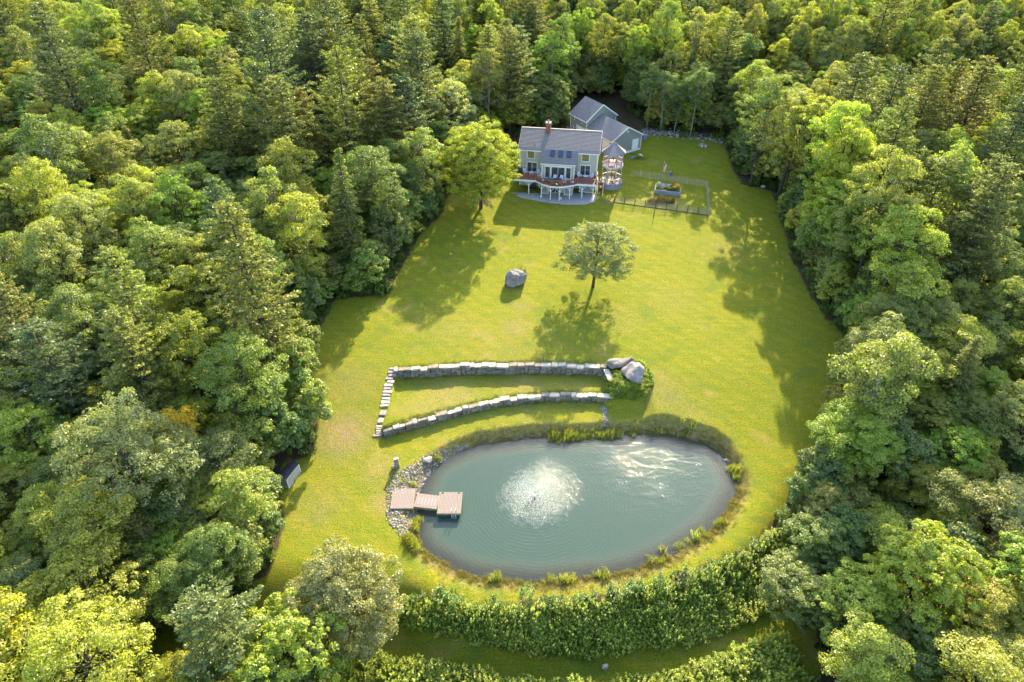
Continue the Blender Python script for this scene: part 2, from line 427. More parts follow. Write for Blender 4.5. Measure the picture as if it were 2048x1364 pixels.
def build_ground():
    ny, nx = XX.shape
    co = np.stack([XX, YY, ZZ], -1).reshape(-1, 3)
    idx = np.arange(nx * ny).reshape(ny, nx)
    q = np.stack([idx[:-1, :-1], idx[:-1, 1:], idx[1:, 1:], idx[1:, :-1]], -1).reshape(-1, 4)
    me = bpy.data.meshes.new('ground')
    me.vertices.add(len(co)); me.vertices.foreach_set('co', co.ravel())
    me.loops.add(q.size); me.loops.foreach_set('vertex_index', q.ravel())
    me.polygons.add(len(q)); me.polygons.foreach_set('loop_start', np.arange(0, q.size, 4)); me.polygons.foreach_set('loop_total', np.full(len(q), 4))
    me.polygons.foreach_set('use_smooth', np.ones(len(q), bool))
    me.update()
    for nm, arr in (('a_lawn', a_lawn), ('a_dry', a_dry), ('a_bed', a_bed)):
        a = me.attributes.new(nm, 'FLOAT', 'POINT'); a.data.foreach_set('value', arr.ravel().astype(np.float32))
    m, nt, N, L = newmat('grass_ground')
    out = N.new('ShaderNodeOutputMaterial'); p = N.new('ShaderNodeBsdfPrincipled')
    p.inputs['Roughness'].default_value = 0.95; p.inputs['Specular IOR Level'].default_value = 0.1
    L.new(p.outputs[0], out.inputs[0])
    tc = N.new('ShaderNodeTexCoord')
    def noise(s, det=4, stretch=None, rot=0):
        n = N.new('ShaderNodeTexNoise'); n.inputs['Scale'].default_value = s; n.inputs['Detail'].default_value = det
        if stretch:
            mp = N.new('ShaderNodeMapping'); mp.inputs['Scale'].default_value = stretch; mp.inputs['Rotation'].default_value = (0, 0, rot)
            L.new(tc.outputs['Object'], mp.inputs[0]); L.new(mp.outputs[0], n.inputs[0])
        else: L.new(tc.outputs['Object'], n.inputs[0])
        return n
    def mixc(fac, a, b, blend='MIX'):
        mx = N.new('ShaderNodeMix'); mx.data_type = 'RGBA'; mx.blend_type = blend
        for s, v in ((0, fac), (6, a), (7, b)):
            if hasattr(v, 'is_output'): L.new(v, mx.inputs[s])
            elif s == 0: mx.inputs[0].default_value = v
            else: mx.inputs[s].default_value = (*v, 1)
        return mx.outputs[2]
    def rng(v, a, b, c=0.0, d=1.0):
        mr = N.new('ShaderNodeMapRange'); L.new(v, mr.inputs[0])
        for i, q_ in enumerate((a, b, c, d)): mr.inputs[i + 1].default_value = q_
        return mr.outputs[0]
    def attr(nm):
        a = N.new('ShaderNodeAttribute'); a.attribute_name = nm; return a.outputs['Fac']
    big = noise(0.09, 3); mid = noise(0.7, 5); fine = noise(7.0, 4, (1, 1.6, 1)); vf = noise(22, 2)
    stripe = noise(0.9, 2, (0.25, 2.4, 1), R(-9)); 
    g = mixc(rng(big.outputs[0], 0.38, 0.62), (0.165, 0.200, 0.004), (0.245, 0.225, 0.005))
    g = mixc(rng(mid.outputs[0], 0.35, 0.7), g, (0.265, 0.225, 0.025))
    g = mixc(rng(stripe.outputs[0], 0.42, 0.60, 0.0, 0.6), g, (0.118, 0.180, 0.016))
    g = mixc(rng(fine.outputs[0], 0.42, 0.72, 0.0, 0.55), g, (0.38, 0.32, 0.035))
    g = mixc(rng(fine.outputs[0], 0.52, 0.30, 0.0, 0.9), g, (0.075, 0.11, 0.008))
    g = mixc(rng(vf.outputs[0], 0.5, 0.32, 0.0, 0.6), g, (0.085, 0.11, 0.010))
    wv = N.new('ShaderNodeTexWave'); wv.wave_type = 'BANDS'; wv.bands_direction = 'DIAGONAL'; wv.inputs['Scale'].default_value = 0.22; wv.inputs['Distortion'].default_value = 5.0; wv.inputs['Detail'].default_value = 2.0; wv.inputs['Detail Scale'].default_value = 0.12
    L.new(tc.outputs['Object'], wv.inputs[0])
    g = mixc(rng(wv.outputs[1], 0.3, 0.8, 0.0, 0.32), g, (0.125, 0.175, 0.012))
    clov = noise(0.35, 6)
    g = mixc(rng(clov.outputs[0], 0.56, 0.66, 0.0, 0.5), g, (0.095, 0.150, 0.018))
    worn = noise(0.22, 7)
    g = mixc(rng(worn.outputs[0], 0.60, 0.74, 0.0, 0.6), g, (0.30, 0.225, 0.07))
    # dry patches
    dn = noise(2.2, 6)
    add = N.new('ShaderNodeMath'); add.operation = 'MULTIPLY'; L.new(attr('a_dry'), add.inputs[0]); L.new(rng(dn.outputs[0], 0.3, 0.62, 0.25, 1.35), add.inputs[1])
    dry = mixc(rng(fine.outputs[0], 0.35, 0.65), (0.19, 0.125, 0.06), (0.36, 0.27, 0.13))
    g = mixc(add.outputs[0], g, dry)
    # forest floor
    ff = mixc(rng(mid.outputs[0], 0.3, 0.7), (0.075, 0.05, 0.03), (0.035, 0.04, 0.015))
    ff = mixc(rng(fine.outputs[0], 0.45, 0.7), ff, (0.13, 0.085, 0.05))
    ln = N.new('ShaderNodeMath'); ln.operation = 'ADD'; L.new(attr('a_lawn'), ln.inputs[0]); L.new(rng(noise(0.8, 6).outputs[0], 0.2, 0.8, -0.35, 0.35), ln.inputs[1])
    g = mixc(rng(ln.outputs[0], 0.35, 0.65), ff, g)
    # pond bed
    bed = mixc(rng(mid.outputs[0], 0.3, 0.7), (0.24, 0.19, 0.12), (0.33, 0.27, 0.17))
    g = mixc(attr('a_bed'), g, bed)
    L.new(g, p.inputs['Base Color'])
    bp = N.new('ShaderNodeBump'); bp.inputs['Strength'].default_value = 1.0; bp.inputs['Distance'].default_value = 0.16
    ad = N.new('ShaderNodeMath'); ad.operation = 'ADD'; L.new(fine.outputs[0], ad.inputs[0]); L.new(vf.outputs[0], ad.inputs[1])
    L.new(ad.outputs[0], bp.inputs['Height']); L.new(bp.outputs[0], p.inputs['Normal'])
    me.materials.append(m)
    o = link_mesh('ground', me)
    tag(o, 'mown yellow-green lawn sloping to the pond, brown forest floor under the trees', None, None, 'structure')
    return o
build_ground()

# ------------------------------------------------------------------ pond water
FOUNT = gp(1069, 993, WATER_Z)
def build_water():
    cx, cy = POND.mean(0)
    P = POND.copy()
    d = P - (cx, cy); P = P + d / np.linalg.norm(d, axis=1)[:, None] * 0.7
    rings = 26
    vs = [(cx, cy, WATER_Z)]; fs = []
    n = len(P)
    for r in range(1, rings + 1):
        t = r / rings
        for q in P: vs.append((cx + (q[0] - cx) * t, cy + (q[1] - cy) * t, WATER_Z))
    for j in range(n): fs.append((0, 1 + j, 1 + (j + 1) % n))
    for r in range(rings - 1):
        for j in range(n):
            a = 1 + r * n + j; b = 1 + r * n + (j + 1) % n
            fs.append((a, a + n, b + n, b))
    me = bpy.data.meshes.new('pond_water'); me.from_pydata(vs, [], fs)
    if me.polygons[5].normal.z < 0: me.flip_normals()
    me.polygons.foreach_set('use_smooth', [True] * len(me.polygons))
    va = np.array(vs)
    dep = -sdist(POND, va[:, 0], va[:, 1])
    a = me.attributes.new('depth', 'FLOAT', 'POINT'); a.data.foreach_set('value', np.clip(dep, 0, 20).astype(np.float32))
    m, nt, N, L = newmat('pond_water')
    out = N.new('ShaderNodeOutputMaterial')
    tc = N.new('ShaderNodeTexCoord')
    at_ = N.new('ShaderNodeAttribute'); at_.attribute_name = 'depth'
    # distance from the fountain
    geo = N.new('ShaderNodeNewGeometry')
    vsub = N.new('ShaderNodeVectorMath'); vsub.operation = 'SUBTRACT'; L.new(geo.outputs['Position'], vsub.inputs[0]); vsub.inputs[1].default_value = (FOUNT[0], FOUNT[1], WATER_Z)
    ln = N.new('ShaderNodeVectorMath'); ln.operation = 'LENGTH'; L.new(vsub.outputs[0], ln.inputs[0])
    dist = ln.outputs['Value']
    dot = N.new('ShaderNodeVectorMath'); dot.operation = 'DOT_PRODUCT'; L.new(vsub.outputs[0], dot.inputs[0]); dot.inputs[1].default_value = (0.78, 0.62, 0)
    def rng(v, a, b, c=0.0, d=1.0, smooth=False):
        mr = N.new('ShaderNodeMapRange'); L.new(v, mr.inputs[0])
        if smooth: mr.interpolation_type = 'SMOOTHSTEP'
        for i, q_ in enumerate((a, b, c, d)): mr.inputs[i + 1].default_value = q_
        return mr.outputs[0]
    def math_(op, a, b=None):
        x = N.new('ShaderNodeMath'); x.operation = op
        for i, v in enumerate((a, b)):
            if v is None: continue
            if hasattr(v, 'is_output'): L.new(v, x.inputs[i])
            else: x.inputs[i].default_value = v
        return x.outputs[0]
    def noise(s, det=3, vec=None, stretch=None, rot=0.0):
        n_ = N.new('ShaderNodeTexNoise'); n_.inputs['Scale'].default_value = s; n_.inputs['Detail'].default_value = det
        if stretch:
            mp = N.new('ShaderNodeMapping'); mp.inputs['Scale'].default_value = stretch; mp.inputs['Rotation'].default_value = (0, 0, rot)
            L.new(geo.outputs['Position'], mp.inputs[0]); L.new(mp.outputs[0], n_.inputs[0])
        else: L.new(geo.outputs['Position'], n_.inputs[0])
        return n_.outputs[0]
    drift = math_('SUBTRACT', dist, math_('MULTIPLY', math_('MAXIMUM', dot.outputs['Value'], 0.0), 0.34))
    # rings spreading from the fountain, slightly broken up
    ph = math_('ADD', math_('MULTIPLY', dist, 15.0), math_('MULTIPLY', noise(0.5, 3), 10.0))
    rg = math_('SINE', ph)
    rg = math_('MULTIPLY', rg, rng(noise(0.9, 2), 0.3, 0.7, 0.2, 1.0))
    rg = math_('MULTIPLY', rg, rng(dist, 3.0, 24.0, 0.0050, 0.0020))
    wind = math_('MULTIPLY', noise(2.6, 4, stretch=(1, 1.7, 1), rot=R(25)), 0.018)
    chop = math_('MULTIPLY', noise(9.0, 3), 0.007)
    splash = math_('MULTIPLY', noise(9.0, 3), rng(math_('ADD', drift, math_('MULTIPLY', noise(1.6, 4), 5.0)), 6.3, 4.4, 0.0, 0.085))
    # a breeze patch towards the garden-side bank
    bsub = N.new('ShaderNodeVectorMath'); bsub.operation = 'SUBTRACT'; L.new(geo.outputs['Position'], bsub.inputs[0])
    bx, by = gp(1300, 920, WATER_Z); bsub.inputs[1].default_value = (bx, by, WATER_Z)
    bl = N.new('ShaderNodeVectorMath'); bl.operation = 'LENGTH'; L.new(bsub.outputs[0], bl.inputs[0])
    breeze = math_('MULTIPLY', noise(10.0, 3), math_('MULTIPLY', rng(bl.outputs['Value'], 11.0, 2.0, 0.0, 1.0, True), rng(noise(0.55, 5, stretch=(1, 2.2, 1), rot=R(-25)), 0.44, 0.62, 0.0, 0.034)))
    hgt = math_('ADD', math_('ADD', math_('ADD', rg, wind), chop), math_('ADD', splash, breeze))
    bp = N.new('ShaderNodeBump'); bp.inputs['Strength'].default_value = 1.0; bp.inputs['Distance'].default_value = 1.0
    L.new(hgt, bp.inputs['Height'])
    # murky green body that hides the bed where deep, clear at the rim
    murk = N.new('ShaderNodeBsdfDiffuse')
    mixm = N.new('ShaderNodeMix'); mixm.data_type = 'RGBA'
    mixm.inputs[6].default_value = (0.070, 0.072, 0.048, 1); mixm.inputs[7].default_value = (0.032, 0.055, 0.041, 1)
    L.new(rng(at_.outputs['Fac'], 0.0, 3.0, 0, 1, True), mixm.inputs[0]); L.new(mixm.outputs[2], murk.inputs[0])
    tr = N.new('ShaderNodeBsdfTransparent'); tr.inputs[0].default_value = (0.80, 0.86, 0.78, 1)
    body = N.new('ShaderNodeMixShader')
    L.new(rng(at_.outputs['Fac'], -0.2, 2.4, 0.05, 1.0, True), body.inputs[0]); L.new(tr.outputs[0], body.inputs[1]); L.new(murk.outputs[0], body.inputs[2])
    foam = N.new('ShaderNodeBsdfDiffuse'); foam.inputs[0].default_value = (0.8, 0.8, 0.78, 1)
    fm = math_('MULTIPLY', rng(noise(11.0, 5), 0.52, 0.60), rng(math_('ADD', dist, math_('MULTIPLY', noise(1.5, 4), 4.0)), 6.2, 4.6))
    fb = N.new('ShaderNodeMixShader'); L.new(math_('MULTIPLY', fm, 0.22), fb.inputs[0]); L.new(body.outputs[0], fb.inputs[1]); L.new(foam.outputs[0], fb.inputs[2]); body = fb
    gl = N.new('ShaderNodeBsdfGlossy'); gl.inputs['Roughness'].default_value = 0.035; L.new(bp.outputs[0], gl.inputs['Normal'])
    gl.inputs[0].default_value = (1, 1, 1, 1)
    fr = N.new('ShaderNodeFresnel'); fr.inputs[0].default_value = 1.33; L.new(bp.outputs[0], fr.inputs['Normal'])
    mx = N.new('ShaderNodeMixShader'); L.new(math_('MULTIPLY', fr.outputs[0], 1.0), mx.inputs[0]); L.new(body.outputs[0], mx.inputs[1]); L.new(gl.outputs[0], mx.inputs[2])
    L.new(mx.outputs[0], out.inputs[0])
    me.materials.append(m)
    o = link_mesh('pond_water', me)
    tag(o, 'teal green pond water with rings spreading from the fountain', None, None, 'structure')
build_water()

# ------------------------------------------------------------------ foliage meshes
def quads_mesh(name, P, Nn, S, asp, var, mat, axis=None):
    """leaf-shaped quads: centres P, normals Nn, length S; var (n,2) random per leaf / per clump"""
    n = len(P)
    Nn = Nn / (np.linalg.norm(Nn, axis=1)[:, None] + 1e-9)
    A = RS.normal(size=(n, 3)) if axis is None else axis
    T = A - Nn * (A * Nn).sum(1)[:, None]
    T /= np.linalg.norm(T, axis=1)[:, None] + 1e-9
    B = np.cross(Nn, T)
    L = (S * 0.5)[:, None]; W = L * asp
    # a rhombus with a slight fold: tip, side, tail, side
    v = np.stack([P + T * L, P + B * W + Nn * L * 0.18, P - T * L, P - B * W + Nn * L * 0.18], 1).reshape(-1, 3)
    me = bpy.data.meshes.new(name)
    me.vertices.add(4 * n); me.vertices.foreach_set('co', v.ravel())
    me.loops.add(4 * n); me.loops.foreach_set('vertex_index', np.arange(4 * n))
    me.polygons.add(n); me.polygons.foreach_set('loop_start', np.arange(0, 4 * n, 4)); me.polygons.foreach_set('loop_total', np.full(n, 4))
    me.update()
    a = me.attributes.new('var', 'FLOAT_VECTOR', 'POINT')
    vv = np.zeros((n, 4, 3), np.float32); vv[:, :, 0] = var[:, 0:1]; vv[:, :, 1] = var[:, 1:2]
    a.data.foreach_set('vector', vv.ravel())
    me.materials.append(mat)
    return me

def unit(n):
    d = RS.normal(size=(n, 3)); return d / np.linalg.norm(d, axis=1)[:, None]

def broadleaf(height, rad, base, nlobe=18, nclump=11, nleaf=100, leaf=0.185, top=1.0, clump_r=0.75, openness=0.0, lobe_r=0.40, droop=0.0, bark='bark', trunk_r=0.22, multi=1, flat=0.65):
    """crown as leaves on clumps on lobes; trunk with limbs running into the lobes"""
    cz = (base + height) / 2; hz = (height - base) / 2
    lobes = []
    k = 0
    while len(lobes) < nlobe and k < 2000:
        k += 1
        d = unit(1)[0]
        if d[2] < -0.75: continue
        rr = RS.uniform(0.45, 0.78)
        shrink = 1.0 if d[2] < 0 else 1 - 0.25 * top * d[2] ** 2
        p = np.array([d[0] * rad * rr * shrink, d[1] * rad * rr * shrink, cz + d[2] * hz * rr])
        r = rad * RS.uniform(lobe_r * 0.75, lobe_r * 1.2)
        if any(np.linalg.norm((p - q) * (1, 1, 0.8)) < 0.52 * (r + s) for q, s in lobes): 
            if k < 1500: continue
        lobes.append((p, r))
    lobes.append((np.array([0, 0, cz + hz * 0.45]), rad * lobe_r * 1.2))
    P, Nn, V = [], [], []
    for (c, r) in lobes:
        out = c - np.array([0, 0, cz - hz * 0.5]); out = out / (np.linalg.norm(out) + 1e-6)
        m = max(5, int(1.9 * nclump * (r / (rad * lobe_r)) ** 2))
        lobe_y = RS.rand() * 0.35
        for _ in range(m):
            d = unit(1)[0] + out * 0.55; d[2] += 0.25; d /= np.linalg.norm(d)
            cc = c + d * r * RS.uniform(0.75, 1.05) * (1, 1, 0.8)
            cr = clump_r * 0.74 * RS.uniform(0.5, 1.3)
            n = int(1.36 * nleaf * (cr / clump_r) ** 2 * RS.uniform(0.7, 1.2))
            dd = unit(n); dd[:, 2] = np.where(dd[:, 2] < -0.3, -dd[:, 2], dd[:, 2])
            rr = RS.uniform(0.35, 1.08, n) ** 0.6
            pp = cc + dd * (cr * rr)[:, None] * (1, 1, flat)
            pp[:, 2] -= droop * (np.linalg.norm((pp - cc)[:, :2], axis=1) ** 2)
            nn = dd * 0.75 + d * 0.35 + np.array([0, 0, 0.45]) + RS.normal(size=(n, 3)) * 0.55
            P.append(pp); Nn.append(nn)
            V.append(np.stack([RS.rand(n), np.clip(np.full(n, lobe_y + RS.rand() * 0.55) + RS.normal(size=n) * 0.1, 0, 1)], 1))
    # inner filling leaves, sparse
    n = int(nlobe * nclump * nleaf * 0.06)
    d = unit(n); rr = RS.uniform(0.2, 0.75, n)
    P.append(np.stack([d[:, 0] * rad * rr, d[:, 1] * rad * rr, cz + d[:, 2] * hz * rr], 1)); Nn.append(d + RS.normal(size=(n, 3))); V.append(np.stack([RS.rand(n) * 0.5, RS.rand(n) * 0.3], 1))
    P = np.concatenate(P); Nn = np.concatenate(Nn); V = np.concatenate(V)
    if openness > 0:
        keep = RS.rand(len(P)) > openness; P, Nn, V = P[keep], Nn[keep], V[keep]
    S = RS.uniform(0.7, 1.3, len(P)) * leaf
    crown = quads_mesh('crown', P, Nn, S, 0.62, V, M['leaf'])
    tb = MB()
    for t in range(multi):
        off = Vector((RS.normal() * 0.5, RS.normal() * 0.5, 0)) if multi > 1 else Vector((0, 0, 0))
        lean = Vector((RS.normal() * 0.35, RS.normal() * 0.35, 0)) * (2.5 if multi > 1 else 1)
        pts = [Vector((0, 0, -0.4)) + off * 0.4, off * 0.5 + Vector((0, 0, base * 0.5)), off + lean * 0.5 + Vector((0, 0, cz - hz * 0.4)), off + lean + Vector((0, 0, cz + hz * 0.35)), off + lean * 1.2 + Vector((0, 0, height * 0.82))]
        tb.tube(pts, [trunk_r * 1.35, trunk_r, trunk_r * 0.78, trunk_r * 0.45, 0.04], 7)
    for (c, r) in lobes:
        z0 = max(base * 0.7, min(c[2] - RS.uniform(0.25, 0.6) * np.hypot(c[0], c[1]) - 0.4, height * 0.75))
        a = Vector((0, 0, z0)); b = Vector(c); mid = a.lerp(b, 0.5) + Vector((RS.normal() * 0.25, RS.normal() * 0.25, RS.uniform(-0.3, 0.5)))
        tb.tube([a, mid, b], [trunk_r * 0.42, trunk_r * 0.28, trunk_r * 0.1], 5, cap=False)
        for _ in range(3):
            e = Vector(c + unit(1)[0] * r * 0.95)
            tb.tube([mid.lerp(b, 0.7), e], [trunk_r * 0.14, 0.015], 3, cap=False)
    trunk = tb.mesh('trunk', M[bark])
    trunk.polygons.foreach_set('use_smooth', [True] * len(trunk.polygons))
    return crown, trunk

def conifer(height, rad, base, whorl=0.85, per=6, tufts=16, blades=12, up=0.25, blen=0.34, power=0.75, dens=1.0, droop=0.0, trunk_r=0.24, ragged=0.25, mat='needle', bw=0.16, fan=0.35):
    """whorled branches carrying flat sprays of needles"""
    P, Nn, A, V = [], [], [], []
    tb = MB()
    tb.tube([(0, 0, -0.4), (0.05, 0, height * 0.5), (0, 0.05, height)], [trunk_r * 1.2, trunk_r * 0.7, 0.03], 7)
    z = base
    while z < height - 0.25:
        t = (z - base) / (height - base)
        Lm = rad * (1 - t) ** power * (0.55 + 0.45 * min(1, t * 6 + 0.35)) + 0.25
        rot = RS.rand() * 6.28
        for j in range(per):
            if RS.rand() < ragged * 0.35: continue
            ang = rot + 6.283 * j / per + RS.normal() * 0.2
            L = Lm * RS.uniform(1 - ragged, 1 + ragged * 0.5)
            dirh = np.array([math.cos(ang), math.sin(ang), 0])
            z0 = z + RS.uniform(-0.25, 0.25)
            side = np.array([-dirh[1], dirh[0], 0])
            def pt(s): return dirh * L * s + np.array([0, 0, z0 + L * (up * s * s - droop * s)])
            if L > 0.8: tb.tube([pt(0), pt(0.5), pt(0.95)], [0.05, 0.03, 0.01], 3, cap=False)
            nt_ = max(3, int(tufts * L / rad * dens))
            bv = RS.rand()
            for q in range(nt_):
                s = 0.18 + 0.82 * (q + RS.rand() * 0.7) / nt_
                w = fan * L * (1.08 - s) * RS.uniform(-1, 1) * 1.3
                c = pt(s) + side * w + np.array([0, 0, -abs(w) * 0.12])
                n = blades
                d = dirh * 0.75 + side * np.sign(w) * 0.45
                ax = d + RS.normal(size=(n, 3)) * 0.45 + np.array([0, 0, 0.18 - droop * 0.6])
                pp = c + ax * blen * 0.35 + RS.normal(size=(n, 3)) * blen * (0.35, 0.35, 0.16)
                nn = np.array([0, 0, 1.0]) + RS.normal(size=(n, 3)) * 0.5
                P.append(pp); Nn.append(nn); A.append(ax)
                V.append(np.stack([RS.rand(n), np.full(n, np.clip(bv * 0.55 + 0.35 * s, 0, 1))], 1))
        z += whorl * RS.uniform(0.8, 1.15) * (1 - 0.35 * t)
    n = 60
    P.append(np.stack([RS.normal(size=n) * 0.15, RS.normal(size=n) * 0.15, height - RS.rand(n) * 1.0], 1)); Nn.append(unit(n)); A.append(np.array([0, 0, 1.0]) + RS.normal(size=(n, 3)) * 0.5); V.append(np.stack([RS.rand(n), np.full(n, 0.6)], 1))
    P = np.concatenate(P); Nn = np.concatenate(Nn); A = np.concatenate(A); V = np.concatenate(V)
    S = RS.uniform(0.7, 1.3, len(P)) * blen
    crown = quads_mesh('crown', P, Nn, S, bw * 2, V, M[mat], axis=A)
    trunk = tb.mesh('trunk', M['bark'])
    return crown, trunk

KINDS = {}
KINDS['broadleaf'] = [broadleaf(16, 5.0, 3.5, 19, 11, 105), broadleaf(15, 4.6, 3.0, 16, 12, 105, top=0.6), broadleaf(17.5, 4.2, 4.0, 18, 10, 105, lobe_r=0.42),
                      broadleaf(14, 5.2, 3.0, 24, 9, 90, lobe_r=0.33, clump_r=0.62, leaf=0.19), broadleaf(16, 4.6, 3.5, 12, 15, 110, lobe_r=0.5, clump_r=0.85),
                      broadleaf(15, 4.8, 2.5, 30, 7, 95, lobe_r=0.28, clump_r=0.7, leaf=0.22, flat=0.45)]
KINDS['birch'] = [broadleaf(15, 3.4, 4.5, 14, 10, 90, leaf=0.20, openness=0.15, bark='pale_bark', trunk_r=0.13, clump_r=0.7), broadleaf(14, 3.8, 4.0, 20, 8, 80, leaf=0.19, openness=0.2, bark='pale_bark', trunk_r=0.14, multi=2, lobe_r=0.3)]
KINDS['pine'] = [conifer(21, 5.3, 4.0, 0.95, 7, 20, 15, ragged=0.35, power=0.6, bw=0.18), conifer(19.5, 4.9, 3.5, 0.9, 7, 19, 15, ragged=0.4, up=0.18, power=0.55, bw=0.18), conifer(22.5, 5.6, 6.0, 1.0, 6, 22, 16, ragged=0.45, up=0.3, power=0.5, bw=0.18)]
KINDS['hemlock'] = [conifer(15, 3.4, 0.8, 0.55, 8, 15, 10, up=-0.05, droop=0.12, blen=0.26, power=0.85, ragged=0.15, trunk_r=0.18), conifer(12, 2.8, 0.5, 0.5, 8, 14, 10, up=-0.05, droop=0.18, blen=0.26, power=0.9, ragged=0.2, trunk_r=0.15)]
KINDS['sapling'] = [broadleaf(6.5, 2.4, 0.8, 10, 9, 75, leaf=0.2, clump_r=0.5, trunk_r=0.07), broadleaf(4.5, 2.1, 0.3, 9, 9, 70, leaf=0.19, clump_r=0.45, trunk_r=0.05, multi=3)]
SPEC = {}
SPEC['maple'] = broadleaf(16.5, 7.0, 0.2, 70, 9, 100, leaf=0.19, clump_r=0.8, lobe_r=0.27, top=0.6, trunk_r=0.33)
SPEC['lawn_tree'] = broadleaf(10.4, 4.8, 0.3, 22, 13, 110, leaf=0.15, clump_r=0.62, lobe_r=0.33, trunk_r=0.2, openness=0.1)
SPEC['grey_dome'] = broadleaf(11.5, 5.6, 0.8, 50, 9, 105, leaf=0.17, clump_r=0.62, lobe_r=0.26, top=0.8, trunk_r=0.2)
SPEC['lime_dome'] = broadleaf(11.0, 4.9, 0.8, 34, 9, 120, leaf=0.20, clump_r=0.55, lobe_r=0.3, top=0.7, trunk_r=0.2, droop=0.5)
SPEC['ash'] = broadleaf(12.5, 5.0, 3.5, 24, 9, 120, leaf=0.22, clump_r=0.62, lobe_r=0.33, trunk_r=0.2, flat=0.45, droop=0.35)

TINTS = {   # word -> multiplier on the leaf colour
    'mid green': (0.92, 1.0, 0.9), 'deep green': (0.70, 0.88, 0.95), 'yellow-green': (1.45, 1.35, 0.75), 'silvery green': (1.25, 1.18, 1.5),
    'golden': (1.75, 1.45, 0.6), 'lime green': (1.25, 1.45, 0.75), 'olive': (1.12, 1.06, 0.95), 'pale green': (1.28, 1.3, 1.1), 'bluish green': (0.75, 0.95, 1.35), 'rusty': (2.0, 0.9, 0.7)}

# ------------------------------------------------------------------ trees, one object each
TREES = []     # (root, kind, word, x, y, scale)
def tree(name, cm, tm, x, y, z=None, sc=1.0, szf=1.0, rz=0.0, tint=(1, 1, 1), tilt=0.0):
    z = gh(x, y) if z is None else z
    o = bpy.data.objects.new(name, None); COL.objects.link(o); o.empty_display_size = 0.5
    o.location = (x, y, z); o.rotation_euler = (tilt * math.cos(rz), tilt * math.sin(rz), rz); o.scale = (sc, sc, sc * szf)
    t = link_mesh('trunk', tm, o); c = link_mesh('crown', cm, o)
    c['tint'] = [float(v) for v in tint]
    return o

def jitter(t, a=0.12):
    b = 1 + RS.normal() * a
    return tuple(float(np.clip(v * b * (1 + RS.normal() * a * 0.5), 0.3, 2.6)) for v in t)

def ppx(x, y, z):
    yy, zz = y, z - CAM_H
    d = yy * COSP - zz * SINP; up = yy * SINP + zz * COSP
    return (1024 + FPX * x / d, 682 - FPX * up / d, d)

placed = []    # x, y, r
def free(x, y, r):
    for (a, b, q) in placed:
        if abs(a - x) < 9 and abs(b - y) < 9 and (a - x) ** 2 + (b - y) ** 2 < ((r + q) * 0.62) ** 2: return False
    return True

